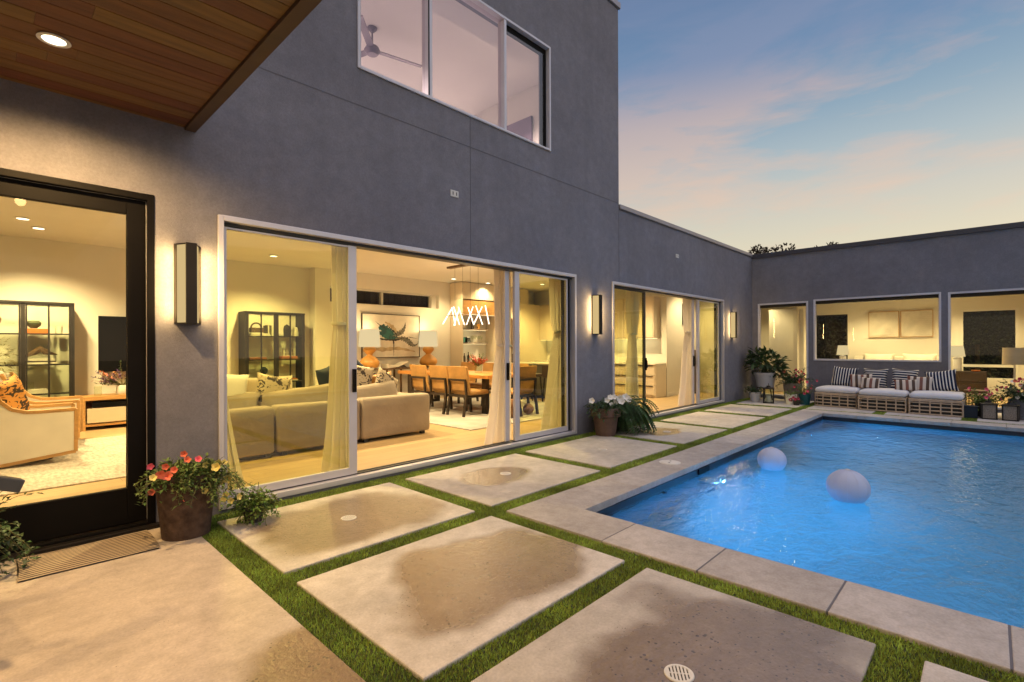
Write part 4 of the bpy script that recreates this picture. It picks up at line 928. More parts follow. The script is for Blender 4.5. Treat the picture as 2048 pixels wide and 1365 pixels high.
for x in (-.28, .36):
    for y in (-.30, .30): MB().box(x-.022, x+.022, y-.022, y+.022, 0, .63 if x < 0 else .58).build('leg', 'greymetal', t)

# ------------------------------------------------------------------ living room
FZ = .031
def rug(x0, x1, y0, y1, mat, label):
    o = MB().box(x0, x1, y0, y1, FZ, FZ+.014).build('area_rug', mat, None, bevel=.004); tag(o, label, 'rug')
rug(-3.2, 3.0, 6.62, 9.75, 'rug', 'pale woven rug under the white armchairs')
rug(5.42, 9.4, 6.12, 10.35, 'rug2', 'grey rug under the dining table')

def curtain(x0, x1, xt, wt, zt, label, xb0, xb1, ybase=5.08, ztop=3.15):
    """panel gathered at a tie-back"""
    t = thing('curtain', label, 'curtain', ((x0+x1)/2, ybase, FZ), 0, 'white tied curtains'); cx = (x0+x1)/2
    def fn(a, b):
        z = .004+b*(ztop-.03)
        if b*(ztop) < zt: k = (b*ztop/zt); wdt = (1-k)*(xb1-xb0)/2+k*wt; c = (1-k)*(xb0+xb1)/2+k*xt; wdt = wdt*(1-.30*math.sin(PI*k)*(1-k))
        else: k = (b*ztop-zt)/(ztop-zt); kk = k**.45; wdt = (1-kk)*wt+kk*(x1-x0)/2; c = (1-kk)*xt+kk*cx
        fold = math.sin(a*2*PI*3.5+.9*math.sin(b*3)+.5*math.sin(a*9))*.045+.010*math.sin(a*31+4*b); fold *= min(1, wdt/.15)
        x = c+(a*2-1)*wdt; y = fold*1.1
        if b < .04: y -= .02*math.sin(a*17)
        return (x-cx, y, z)
    m = MB(); m.open = True; m.grid(fn, 90, 46); m.build('panel', 'curtain', t, smooth=True, ang=180)
    m = MB(); m.lathe([(1, -.016), (1.06, 0), (1, .016), (.94, 0), (1, -.016)], (xt-cx, .0, zt), 24, wt+.022, .062); m.build('tie_band', 'creamfab', t, smooth=True)
    m = MB(); m.tube([(xt-cx+wt, .0, zt), (xt-cx+wt+.05, -.03, zt-.01), (xt-cx+wt+.04, -.02, zt-.12)], .008, 6); m.build('tie_tassel', 'creamfab', t)
curtain(2.53, 2.74, 2.64, .085, 1.62, 'tied white curtain behind the left glass of the big slider', 2.40, 2.74)
curtain(4.96, 5.25, 5.14, .115, 1.38, 'pale curtain tied at the right side of the open doorway', 4.75, 5.30)
curtain(6.16, 6.56, 6.40, .085, 1.60, 'tied curtain behind the right glass of the big slider', 5.94, 6.60)
curtain(8.50, 8.98, 8.72, .10, 1.6, 'tied curtain behind the left glass of the far slider', 8.42, 8.99)
curtain(10.97, 11.42, 11.24, .13, 1.68, 'long tied curtain in the far slider opening', 10.70, 11.56)
curtain(1.36, 1.44, 1.38, .02, 1.6, 'sliver of curtain at the left edge of the big slider', 1.40, 1.68)

# sectional sofa: back along Y = 6.45, facing the far wall
t = thing('sectional_sofa', 'long taupe modular sofa seen from behind', 'sofa', (3.2, 6.45, FZ), 0)
for k, (a, b) in enumerate(((-1.92, -.73), (-.715, .44), (.455, 1.66))):
    MB().rbox(a, b, 0, .26, .045, .63, .045).build('back_module', 'sofa', t, smooth=True, ang=75)
    MB().rbox(a, b, .262, 1.0, .045, .40, .04, .03).build('seat_cushion', 'sofa', t, smooth=True, ang=75)
m = MB()
for x in (-1.8, -.8, -.6, .35, .55, 1.55):
    for y in (.08, .9): MB().box(x-.03, x+.03, y-.03, y+.03, 0, .045).build('foot', 'track', t)
for a, b, z in ((-1.85, -.80, .60), (-.78, .52, .60), (.30, 1.30, .58)):
    o = MB().pillow(b-a+.04, .50, .30, 14, .07).build('back_cushion', 'sofa', t, smooth=True, ang=75); o.location = ((a+b)/2, .34, z); o.rotation_euler = (rad(70), rad(4 if a < -1 else -5), rad(3 if a > 0 else -2))
MB().rbox(1.40, 1.66, .262, 1.0, .045, .60, .045).build('arm_module', 'sofa', t, smooth=True, ang=75)
# second run of the sectional, along the TV side of the rug
MB().rbox(-.9, .9, 2.60, 2.86, .045, .62, .045).build('back_module', 'sofa', t, smooth=True, ang=75); MB().rbox(-.9, .9, 1.9, 2.598, .045, .40, .04).build('seat_cushion', 'sofa', t, smooth=True, ang=75)
o = MB().pillow(.9, .42, .25, 14, .05).build('back_cushion', 'sofa', t, smooth=True, ang=75); o.location = (.1, 2.52, .66); o.rotation_euler = (rad(75), 0, 0)
def tilt(name, label, w, h, th, mat, loc, rx, ry, rz, grp='loose pillows on the taupe sofa', cat='pillow'):
    o = MB().pillow(w, h, th, 12).build(name, mat, None, smooth=True, ang=75); o.location = loc; o.rotation_euler = (rx, ry, rz); tag(o, label, cat, grp); return o
tilt('sofa_pillow', 'cream pillow with pointed corners at the left end of the sofa', .50, .50, .16, 'creamfab', (2.03, 6.80, 0.85), rad(78), rad(9), rad(5))
tilt('sofa_pillow', 'floral pillow beside the cream pillow on the sofa', .46, .46, .16, 'floral', (2.62, 6.92, 0.81), rad(76), rad(12), rad(-4))
tilt('sofa_pillow', 'navy pillow standing at the middle of the sofa', .48, .48, .15, 'navy', (3.46, 7.02, 0.89), rad(80), rad(-12), rad(30))
tilt('sofa_pillow', 'large floral pillow next to the tied curtain', .52, .52, .17, 'floral', (3.88, 6.98, 0.89), rad(78), rad(14), rad(-6))
tilt('sofa_pillow', 'navy pillow peeking above the large floral pillow', .46, .46, .14, 'navy', (4.05, 7.22, 0.91), rad(78), rad(38), rad(-10))
tilt('sofa_pillow', 'floral pillow on the right end of the sofa by the doorway', .46, .46, .16, 'floral', (4.30, 6.86, 0.79), rad(74), rad(32), rad(6))
tilt('sofa_pillow', 'yellow green pillow at the left edge of the sofa', .42, .42, .15, 'olive', (1.74, 6.86, 0.83), rad(78), rad(4), rad(12))
tilt('sofa_pillow', 'orange tan pillow between floral pillows at the right sofa end', .40, .40, .15, 'camel', (4.36, 7.05, 0.79), rad(76), rad(-8), rad(-8))

# armchairs
def armchair(label, pillow=None):
    t = thing('armchair', label, 'armchair', (0, 0, 0), 0, 'cream armchairs with honey oak trim')
    for sy in (-1, 1):
        y0, y1 = (.34, .42) if sy > 0 else (-.42, -.34)
        prof = [(-.42, .03), (.40, .13), (.40, .60), (.10, .595), (-.02, .60), (-.14, .64), (-.24, .74), (-.31, .90), (-.36, 1.0), (-.44, 1.0)]
        bt = [(x, y0, z) for x, z in prof]; tp = [(x, y1, z) for x, z in prof]; n = len(prof); m = MB().add(bt+tp, [tuple(range(n))[::-1], tuple(range(n, 2*n))]+[(i, (i+1) % n, n+(i+1) % n, n+i) for i in range(n)]); m.build('arm_panel', 'creamfab', t)
        m = MB(); yy = (y0+y1)/2
        pth = [(-.42, yy, .012), (.415, yy, .112), (.42, yy, .618), (.10, yy, .612), (-.02, yy, .618), (-.135, yy, .658), (-.225, yy, .755), (-.29, yy, .91), (-.34, yy, 1.02)]
        for a, b in zip(pth, pth[1:]): m.bar(a, b, .088, .035, (0, 1, 0)) if False else m.bar(a, b, .036, .09, (0, 1, 0))
        m.build('wood_trim', 'oak', t)
    MB().rbox(-.34, .40, -.335, .335, .14, .44, .05, .03).build('seat_cushion', 'creamfab', t, smooth=True, ang=75)
    o = MB().rbox(-.09, .09, -.335, .335, .0, .66, .06).build('backrest', 'creamfab', t, smooth=True, ang=75); o.location = (-.33, 0, .40); o.rotation_euler = (0, rad(-14), 0)
    MB().lathe([(0, 0), (.22, 0), (.22, .015), (.05, .02), (.05, .14), (0, .14)], n=24).build('swivel_base', 'darkwood', t)
    return t
ac = armchair('cream swivel armchair with tiger pillow nearest the black door'); at(ac, (.33, 8.42, FZ+.014), rad(-3))
dup(ac, (.50, 9.62, FZ+.014), rad(-8), 'second cream armchair half hidden behind the nearest one')
tilt('tiger_pillow', 'orange tiger striped pillow on the cream armchair', .50, .50, .17, 'tiger', (.17, 8.42, .80), rad(80), rad(-12), rad(62), None)

# far wall furniture
def cabinet(x0, label, shelves=(.16, .64, 1.11, 1.60)):
    w = 1.22; d = .40; h = 2.08
    t = thing('glass_cabinet', label, 'cabinet', (x0+w/2, 11.34-d/2, FZ), 0, 'tall dark glass fronted cabinets'); e = w/2
    m = MB(); m.box(-e, -e+.04, -d/2, d/2, .08, h); m.box(e-.04, e, -d/2, d/2, .08, h); m.box(-e, e, -d/2-.012, -d/2+.03, h, h+.03); m.box(-e, e, d/2-.03, d/2, h, h+.03); m.box(-e, -e+.04, -d/2+.03, d/2-.03, h, h+.03); m.box(e-.04, e, -d/2+.03, d/2-.03, h, h+.03); m.box(-e+.04, e-.04, -d/2, d/2, .08, .12); m.box(-.025, .025, -d/2+.002, -d/2+.03, .12, h)
    for x in (-e+.02, e-.02):
        for y in (-d/2+.02, d/2-.02): m.box(x-.02, x+.02, y-.02, y+.02, 0, .08)
    m.build('carcass', 'iron', t)
    MB().box(-e+.04, e-.04, d/2-.012, d/2, .12, h).build('back_panel', 'wall', t)
    for z in shelves[1:]: MB().box(-e+.041, e-.041, -d/2+.035, d/2-.013, z-.010, z).build('shelf', 'drinkglass', t)
    for s in (-1, 1):
        xa, xb = (-e+.042, -.027) if s < 0 else (.027, e-.042); fr = MB(); b = .022; y0, y1 = -d/2-.004, -d/2+.018
        fr.box(xa, xa+b, y0, y1, .122, h-.002); fr.box(xb-b, xb, y0, y1, .122, h-.002); fr.box(xa+b, xb-b, y0, y1, .122, .122+b); fr.box(xa+b, xb-b, y0, y1, h-.002-b, h-.002); xm = (xa+xb)/2; fr.box(xm-.012, xm+.012, y0, y1, .122+b, h-.002-b)
        for z in shelves[1:]: fr.box(xa+b, xm-.012, y0+.002, y1, z-.018, z+.006); fr.box(xm+.012, xb-b, y0+.002, y1, z-.018, z+.006)
        o = fr.build('door', 'iron', t); MB().box(xa+b, xb-b, -d/2+.022, -d/2+.026, .15, h-.03).build('pane', 'drinkglass', o)
    return t
cabinet(-.26+.02, 'tall dark glass cabinet behind the cream armchairs')
cabinet(3.60, 'tall dark glass cabinet behind the sofa in the big slider')
def simple(name, label, cat, mb, mat, loc, rz=0, grp=None, smooth=True, bevel=0):
    o = mb.build(name, mat, None, smooth=smooth, bevel=bevel); at(o, loc, rz); tag(o, label, cat, grp); return o
def books(label, loc, n, w, d, mats, rz=0, upright=False, h=.2):
    t = thing('book_stack', label, 'books', loc, rz); z = 0
    for k in range(n):
        th = rnd.uniform(.022, .036)
        if upright: MB().box(z, z+th, -d/2, d/2, 0, h*rnd.uniform(.8, 1)).build('book', mats[k % len(mats)], t, bevel=.002)
        else: MB().box(-w/2*(1-.06*k), w/2*(1-.06*k), -d/2, d/2, z, z+th).build('book', mats[k % len(mats)], t, bevel=.002)
        z += th+.001
    return t
yc = 11.11
simple('dark_bowl', 'mossy dark bowl on the orange box in the left cabinet', 'bowl', MB().lathe([(0, 0), (.04, 0), (.085, .05), (.09, .09), (.06, .12), (0, .125)]), 'bookgreen', (.50, yc, 1.72))
simple('keepsake_box', 'orange box under the mossy bowl in the left cabinet', 'box', MB().box(-.17, .17, -.08, .08, 0, .082), 'bookred', (.50, yc, 1.632), smooth=False, bevel=.004)
simple('balloon_ornament', 'terracotta balloon shaped ornament at the left edge of the left cabinet', 'ornament', MB().lathe([(0, 0), (.03, 0), (.035, .06), (.02, .08), (.03, .11), (.09, .17), (.10, .23), (.07, .28), (0, .30)]), 'clay', (.04, yc, 1.632))
simple('cream_candle', 'short cream candle on the top shelf of the left cabinet', 'candle', MB().lathe([(0, 0), (.045, 0), (.045, .12), (.04, .125), (0, .118)]), 'candle', (.80, yc, 1.632))
books('pale books under the driftwood in the left cabinet', (.56, yc, 1.142), 3, .42, .2, ['paper', 'bookdark', 'paper'])
simple('driftwood', 'brown driftwood ornament on the books in the left cabinet', 'ornament', MB().tube([(-.20, 0, .03), (-.08, .02, .09), (0, 0, .16), (.05, -.02, .10), (.20, 0, .06)], [.012, .04, .05, .045, .008], 8), 'walnut', (.58, yc, 1.235))
books('pale books on the lower shelf of the left cabinet', (.48, yc, .672), 2, .36, .2, ['paper', 'paper']); simple('small_glass_box', 'little glass box on the lower shelf of the left cabinet', 'box', MB().box(-.08, .08, -.06, .06, 0, .12), 'drinkglass', (.42, yc, .735), smooth=False)
m = MB(); m.tube([(.10*math.cos(a*PI/12), 0, .10+.10*math.sin(a*PI/12)) for a in range(13)], .016, 8); m.box(-.12, .12, -.07, .07, 0, .10)
simple('woven_basket', 'basket with arched handle on the top shelf of the right cabinet', 'basket', m, 'walnut', (3.87, yc, 1.71)); books('pale books under the basket in the right cabinet', (3.92, yc, 1.632), 2, .40, .2, ['paper', 'paper'])
books('upright dark and pale books on the top shelf of the right cabinet', (4.04, yc, 1.632), 5, .2, .17, ['bookdark', 'paper', 'bookdark', 'bookgreen', 'paper'], 0, True, .25)
simple('arched_ornament', 'dark arched stone on the top shelf of the right cabinet', 'ornament', MB().lathe([(0, 0), (.07, 0), (.075, .16), (.06, .23), (0, .27)], n=20, sy=.5), 'iron', (4.50, yc, 1.632)); simple('pale_vase', 'pale squat vase beside the dark arched stone', 'vase', MB().lathe([(0, 0), (.07, 0), (.075, .1), (.05, .2), (.04, .21), (0, .2)], sy=.6), 'candle', (4.68, yc, 1.632))
simple('tray', 'reddish tray on the middle shelf of the right cabinet', 'tray', MB().box(-.17, .17, -.09, .09, 0, .05), 'clay', (3.88, yc, 1.142), smooth=False, bevel=.01)
books('reddish books under the lattice box in the right cabinet', (4.52, yc, 1.142), 2, .36, .2, ['clay', 'bookred']); m = MB()
for i in range(4): m.box(-.12+i*.075, -.105+i*.075, -.04, .04, 0, .17)
for i in range(3): m.box(-.12, .12, -.038, .038, i*.075, i*.075+.016)
simple('lattice_box', 'cream lattice box standing on the reddish books', 'ornament', m, 'paper', (4.52, yc, 1.205), smooth=False)
simple('round_vase', 'dark round vase on the lower shelf of the right cabinet', 'vase', MB().lathe([(0, 0), (.03, 0), (.025, .08), (.075, .16), (.075, .2), (.03, .25), (0, .25)]), 'navy', (4.02, yc, .735)); books('red and amber books on the lower shelf of the right cabinet', (3.90, yc, .672), 2, .38, .2, ['bookred', 'clay']); books('cream and amber books in the right half of the lower shelf', (4.50, yc, .672), 2, .4, .2, ['paper', 'bookred'])
# TV, console, flowers
t = thing('television', 'black wall mounted television above the oak console', 'television', (2.12, 11.33, 1.47)); MB().box(-.80, .80, -.10, -.06, -.49, .49).build('screen', 'tv', t, bevel=.004); MB().box(-.3, .3, -.059, 0, -.2, .2).build('mount', 'iron', t)
t = thing('media_console', 'honey oak media console with cream drawers', 'console', (2.10, 11.05, FZ)); m = MB(); m.box(-1.08, 1.08, -.26, .26, .50, .56); m.box(-1.08, -1.0, -.26, .26, 0, .50); m.box(1.0, 1.08, -.26, .26, 0, .50); m.box(-1.0, 1.0, -.24, .26, .06, .10); m.box(-1.0, 1.0, .24, .26, .10, .50); m.build('frame', 'oak', t, bevel=.004)
for k in range(2): MB().box(-.98+k*.985, -.01+k*.985, -.255, -.235, .12, .36).build('drawer', 'cabinet', t, bevel=.004)
MB().box(-.9, .9, -.2, .1, .37, .45).build('media_box', 'tv', t)
def bouquet(t, z, n, L, mats, q=q, spread=1.4):
    m = {k: MB() for k in mats}; st = MB()
    for i in range(n):
        a = q.uniform(0, 2*PI); v = Vector((math.cos(a)*q.uniform(.3, spread), math.sin(a)*q.uniform(.2, .5), q.uniform(.35, .8))).normalized(); p0 = Vector((0, 0, z)); p1 = p0+v*L*q.uniform(.5, 1); st.tube([p0, p1], .003, 4, False); k = mats[i % len(mats)]
        for j in range(16): s = q.uniform(.4, 1.05); m[k].leaf(p0+(p1-p0)*s, (q.uniform(-1, 1), q.uniform(-1, 1), q.uniform(-.3, 1)), (0, 0, 1), .045, .025)
    for k in mats: m[k].build('blossoms', k, t)
    st.build('stems', 'stem', t)
t = thing('flower_bowl', 'purple flower spray in a cream bowl on the oak console', 'flowers', (1.62, 10.98, .592)); MB().lathe([(0, 0), (.085, 0), (.10, .03), (.085, .15), (.075, .16), (0, .13)]).build('bowl', 'candle', t, smooth=True); bouquet(t, .15, 44, .48, ['lavender', 'lavender', 'lavender', 'peach', 'lavender', 'leafd'], spread=2.6)
simple('glass_cylinder', 'clear glass cylinder beside the cream flower bowl', 'vase', MB().lathe([(.055, 0), (.055, .16), (.052, .16), (.052, .004), (0, .004)]), 'drinkglass', (1.28, 10.95, .592))
t = thing('olive_tree', 'yellowish indoor tree at the left edge of the black door glass', 'plant', (-.14, 9.9, FZ)); m = MB(); leafball(m, (.02, 0, 1.18), .36, .36, .52, 620, .085, .022, q, .15); m.build('foliage', 'olive', t); MB().tube([(0, 0, .3), (.02, .02, .8), (.0, 0, 1.3)], .018, 8).build('trunk', 'bark', t); potmesh(.14, .18, .34, .01, .05).build('pot', 'nursery', t, smooth=True)

# console table, lamps, painting
t = thing('console_table', 'slim dark console table under the painting', 'console table', (7.15, 10.78, FZ)); MB().box(-1.2, 1.2, -.20, .20, .81, .845).build('top', 'walnut', t, bevel=.004)
for x in (-1.05, -.45, -.05, 1.05):
    for y in (-.15, .15): MB().box(x-.018, x+.018, y-.018, y+.018, 0, .81).build('leg', 'walnut', t)
def gourdlamp(x, label):
    t = thing('table_lamp', label, 'lamp', (x, 10.75, FZ+.846), 0, 'amber gourd table lamps')
    MB().lathe([(0, 0), (.11, 0), (.20, .04), (.235, .11), (.225, .18), (.16, .26), (.075, .315), (.065, .34), (.10, .375), (.145, .425), (.15, .47), (.12, .52), (.07, .56), (.03, .575), (0, .575)], n=32).build('gourd_base', 'gourd', t, smooth=True, ang=80)
    MB().lathe([(.012, .575), (.012, .62)], n=8).build('stem', 'iron', t)
    m = MB(); m.open = True; m.lathe([(.255, .52), (.225, .945)], n=36); m.f = [f_ for f_ in m.f if len(f_) == 4]; m.build('lamp_shade', 'shade', t, smooth=True)
    point((0, 0, 1.02), 9, parent=t); point((0, 0, .50), 5, parent=t)
gourdlamp(6.30, 'amber gourd lamp beside the left stile of the open slider'); gourdlamp(8.03, 'amber gourd lamp right of the painting')
t = thing('open_book', 'big open book propped on the dark console table', 'book', (6.98, 10.74, FZ+.846), rad(8)); MB().hexa([(-.30, -.12, .0), (0, -.12, .02), (0, .14, .02), (-.30, .14, .0)], [(-.30, -.12, .10), (0, -.12, .045), (0, .14, .045), (-.30, .14, .10)]).build('page_block', 'paper', t); MB().hexa([(.005, -.12, .02), (.36, -.12, .12), (.36, .14, .12), (.005, .14, .02)], [(.005, -.12, .04), (.36, -.12, .15), (.36, .14, .15), (.005, .14, .04)]).build('page_block', 'paper', t); MB().hexa([(-.02, -.14, .0), (.30, -.14, .0), (.38, .15, .0), (-.02, .15, .0)], [(-.02, -.14, .018), (.02, -.14, .018), (.38, .15, .115), (-.02, .15, .018)]).build('cover', 'bookdark', t)
simple('small_dark_figure', 'tiny dark figurine at the right end of the open book', 'ornament', MB().lathe([(0, 0), (.035, 0), (.02, .05), (.03, .07), (0, .09)]), 'iron', (7.46, 10.72, FZ+.846))
# the painting: ink-like teal and grey flow, its strokes laid as thin raised paint on the canvas
t = thing('abstract_painting', 'large abstract painting with teal and grey flowing forms', 'painting', (7.09, 11.045, 1.675)); W2, H2 = .83, .535
MB().box(-W2, W2, -.035, 0, -H2, H2).build('canvas', 'paper', t); m = MB(); m.box(-W2-.014, -W2-.001, -.05, 0, -H2-.014, H2+.014); m.box(W2+.001, W2+.014, -.05, 0, -H2-.014, H2+.014); m.box(-W2-.001, W2+.001, -.05, 0, H2+.001, H2+.014); m.box(-W2-.001, W2+.001, -.05, 0, -H2-.014, -H2-.001); m.build('frame', 'darkwood', t)
def stroke(pts, ws, y=-.0365, n=26):
    m = MB(); m.open = True; P3 = [Vector((p[0], 0, p[1])) for p in pts]
    def cr(i, tt): p0, p1, p2, p3 = P3[max(i-1, 0)], P3[i], P3[min(i+1, len(P3)-1)], P3[min(i+2, len(P3)-1)]; return .5*((2*p1)+(p2-p0)*tt+(2*p0-5*p1+4*p2-p3)*tt*tt+(3*p1-p0-3*p2+p3)*tt**3)
    path = []; wl = []
    for i in range(len(P3)-1):
        for k in range(8): tt = k/8; path.append(cr(i, tt)); wl.append(ws[i]*(1-tt)+ws[i+1]*tt)
    path.append(P3[-1]); wl.append(ws[-1]); vs = []
    for i, p in enumerate(path):
        d = (path[min(i+1, len(path)-1)]-path[max(i-1, 0)]).normalized(); nn = Vector((-d.z, 0, d.x)); j = 1+.25*math.sin(i*1.7)
        vs += [(p.x+nn.x*wl[i]*j, y, p.z+nn.z*wl[i]*j), (p.x-nn.x*wl[i]*j, y, p.z-nn.z*wl[i]*j)]
    m.add(vs, [(2*i, 2*i+1, 2*i+3, 2*i+2) for i in range(len(path)-1)]); return m
M['pteal'] = blotchmat('teal_paint', (.03, .14, .14), (.02, .07, .08), 9, .4, .6); M['pgrey'] = blotchmat('grey_paint', (.22, .21, .17), (.08, .08, .07), 12, .4, .6); M['pink_'] = pmat('ink_paint', (.03, .03, .03), .6); M['ptan'] = pmat('tan_wash', (.48, .38, .24), .8, 0, .3, 6)
stroke([(-.38, .18), (-.28, .20), (-.15, .10), (-.02, .02), (.08, -.08)], [.03, .09, .14, .12, .03]).build('teal_form', 'pteal', t)
stroke([(-.60, .06), (-.42, .10), (-.25, .02), (-.1, -.04), (.1, -.06), (.25, -.05)], [.002, .02, .05, .06, .05, .02], -.0372).build('teal_form', 'pteal', t)
stroke([(.02, -.04), (.18, .06), (.30, .12), (.38, .24), (.40, .36)], [.03, .06, .06, .03, .002], -.0368).build('grey_form', 'pgrey', t)
stroke([(.10, -.07), (.28, -.06), (.44, -.10), (.55, -.18), (.66, -.24), (.78, -.20), (.80, -.12)], [.02, .05, .07, .07, .03, .012, .004], -.0376).build('grey_form', 'pgrey', t)
for pts, ws in (([(-.48, .36), (-.34, .26), (-.2, .20)], [.001, .01, .015]), ([(-.52, -.0), (-.3, -.08), (-.05, -.10), (.12, -.10), (.3, -.06)], [.004, .02, .02, .025, .006]), ([(-.14, .28), (-.04, .18), (.05, .12), (.14, .02)], [.004, .01, .02, .01]), ([(.04, -.10), (.05, -.25), (.045, -.50)], [.03, .012, .003]), ([(-.62, .16), (-.45, .12), (-.3, .1)], [.001, .01, .012]), ([(.5, -.02), (.62, -.04), (.78, -.06)], [.01, .006, .001])): stroke(pts, ws, -.0382).build('ink_line', 'pink_', t)
stroke([(-.75, -.30), (-.3, -.34), (.2, -.32), (.7, -.40)], [.01, .05, .04, .01], -.0355).build('tan_wash', 'ptan', t); stroke([(-.2, .35), (.0, .24), (.14, .10)], [.01, .05, .03], -.0356).build('tan_wash', 'ptan', t)

# dining set
def dchair():
    t = thing('dining_chair', 'camel leather dining chair nearest the doorway, its back turned to us', 'dining chair', (0, 0, 0), 0, 'camel leather dining chairs')
    MB().rbox(-.20, .30, -.275, .275, .40, .49, .03, .012).build('seat', 'camel', t, smooth=True, ang=75)
    n = 10; prof = [(-.20, .43), (-.255, .50), (-.275, .62), (-.29, .78), (-.325, .965)]; m = MB(); pr = prof+[(x+.05, z) for x, z in prof[::-1]]; k = len(pr)
    m.add([(x, -.285, z) for x, z in pr]+[(x, .285, z) for x, z in pr], [tuple(range(k))[::-1], tuple(range(k, 2*k))]+[(i, (i+1) % k, k+(i+1) % k, k+i) for i in range(k)]); m.build('backrest', 'camel', t, bevel=.012)
    for sy in (-1, 1):
        MB().bar((-.36, sy*.245, 0), (-.285, sy*.245, .40), .045, .04).bar((-.285, sy*.245, .40), (-.315, sy*.245, .70), .04, .035).build('leg', 'darkwood', t)
        MB().bar((.26, sy*.24, 0), (.24, sy*.24, .40), .042, .042).build('leg', 'darkwood', t)
    MB().bar((-.318, -.262, .70), (-.318, .262, .70), .035, .04).build('back_rail', 'darkwood', t)
    for p_, q_ in (((-.285, -.225, .385), (-.285, .225, .385)), ((-.26, -.24, .375), (.22, -.24, .375)), ((-.26, .24, .375), (.22, .24, .375))): MB().bar(p_, q_, .03, .048).build('seat_rail', 'darkwood', t)
    return t
RZ = FZ+.014
dc = dchair(); at(dc, (6.66, 7.575, RZ))
dup(dc, (6.66, 8.20, RZ), rad(1), 'camel dining chair in the middle of the three backs'); dup(dc, (6.66, 8.885, RZ), rad(-1), 'camel dining chair farthest along the row of three backs')
dup(dc, (8.02, 8.62, RZ), PI, 'camel dining chair across the table, partly behind the tied curtain'); dup(dc, (8.02, 9.45, RZ), PI, 'camel dining chair across the table behind the far row'); dup(dc, (8.02, 7.75, RZ), PI, 'camel dining chair across the table hidden by the curtain')
dup(dc, (7.34, 6.92, RZ), PI/2, 'camel dining chair at the table head seen through the right glass')
t = thing('dining_table', 'long honey wood dining table on black slab legs', 'dining table', (7.34, 8.75, RZ)); MB().box(-.56, .56, -1.6, 1.55, .71, .785).build('tabletop', 'tabletop', t, bevel=.012)
for y in (-1.35, 1.25):
    m = MB(); m.box(-.44, -.34, y-.06, y+.06, 0, .709); m.box(.34, .44, y-.06, y+.06, 0, .709); m.box(-.339, .339, y-.06, y+.06, 0, .06); m.build('leg_frame', 'darkwood', t, bevel=.004)
t = thing('peach_bouquet', 'peach flowers in a glass vase on the dining table', 'flowers', (7.3, 8.0, RZ+.786)); MB().lathe([(0, .004), (.075, .004), (.085, .20), (.09, .2), (.08, 0), (0, 0)]).build('vase', 'drinkglass', t, smooth=True); bouquet(t, .14, 34, .30, ['peach', 'peach', 'leafy', 'pink'], spread=1.2)
for y, h, l in ((7.72, .20, 'taller amber glass candle on the dining table'), (7.62, .14, 'shorter amber glass candle on the dining table')): simple('glass_candle', l, 'candle', MB().lathe([(0, 0), (.03, 0), (.012, .03), (.03, .06), (.032, h), (.028, h), (.026, .07), (0, .07)]), 'drinkglass', (7.5, y, RZ+.786))
t = thing('round_stool', 'round turned wooden stool half hidden behind the tied curtain', 'stool', (6.88, 6.72, RZ)); MB().lathe([(0, 0), (.12, 0), (.19, .07), (.215, .17), (.2, .27), (.14, .335), (0, .345)], n=32).build('body', 'stool', t, smooth=True)
simple('wooden_ball', 'small brown ball on the grey rug behind the right glass', 'ball', MB().lathe([(.11*math.sin(PI*k/14), .11-.11*math.cos(PI*k/14)) for k in range(15)]), 'stool', (7.42, 6.66, RZ))

# chandelier
t = thing('stick_chandelier', 'linear chandelier of crossed glowing sticks over the dining table', 'chandelier', (7.2, 8.25, 3.2)); MB().box(-.06, .06, -.62, .62, -.045, -.001).build('canopy', 'walnut', t, bevel=.004)
for k, (X, y0, z0, y1, z1) in enumerate([(7.3, 8.87, 2.28, 9.15, 1.92), (7.1, 8.58, 2.28, 8.44, 1.88), (7.3, 8.88, 2.29, 8.71, 1.88), (7.1, 8.39, 2.22, 8.63, 1.87), (7.3, 8.65, 2.29, 8.39, 1.88), (7.1, 8.1, 2.24, 7.97, 1.86), (7.3, 8.16, 2.27, 8.32, 1.88), (7.1, 7.85, 2.26, 7.7, 1.86), (7.3, 7.87, 2.25, 8.08, 1.89), (7.1, 7.56, 2.25, 7.5, 1.86)]):
    dx = .05 if k % 2 else -.05
    MB().tube([(X-7.2, y0-8.25, z0-3.2), (X-7.2+dx, y1-8.25, z1-3.2)], .010, 8).build('light_stick', 'led', t)
for y in (8.65, 8.386, 8.136, 7.883): MB().tube([(0, y-8.25, -.045), (0, y-8.25, -.96)], .0025, 5).build('cable', 'iron', t)
MB().tube([(0, -.70, -1.10), (0, .70, -1.10)], .008, 6).build('spine', 'walnut', t); point((0, 0, -1.2), 26, (1, .80, .48), .2, t)

# ------------------------------------------------------------------ bar niche and kitchen
t = thing('kitchen_wall_units', 'cream wall of cupboards with a lit bar niche', 'kitchen units', (9.0, 11.04, FZ)); Z0 = -FZ
def kb(x0, x1, y0, y1, z0, z1, name, mat='cabinet', b=.003): return MB().box(x0-9.0, x1-9.0, y0-11.04, y1-11.04, z0-FZ, z1-FZ).build(name, mat, t, bevel=b)
for k in range(6): kb(9.0+k*.455, 9.45+k*.455, 10.50, 11.03, 2.725, 3.18, 'top_door')
kb(9.0, 9.03, 10.50, 11.03, .04, 2.72, 'side_panel'); kb(10.33, 10.36, 10.50, 11.03, .04, 2.72, 'side_panel'); kb(9.032, 10.328, 10.98, 11.03, .95, 2.72, 'niche_back', 'wall')
kb(9.032, 10.328, 10.52, 10.978, 2.30, 2.70, 'hanging_cupboard', 'oak'); kb(9.032, 10.06, 10.62, 10.978, 1.865, 1.90, 'shelf', 'walnut'); kb(9.032, 10.06, 10.62, 10.978, 1.475, 1.51, 'shelf', 'walnut')
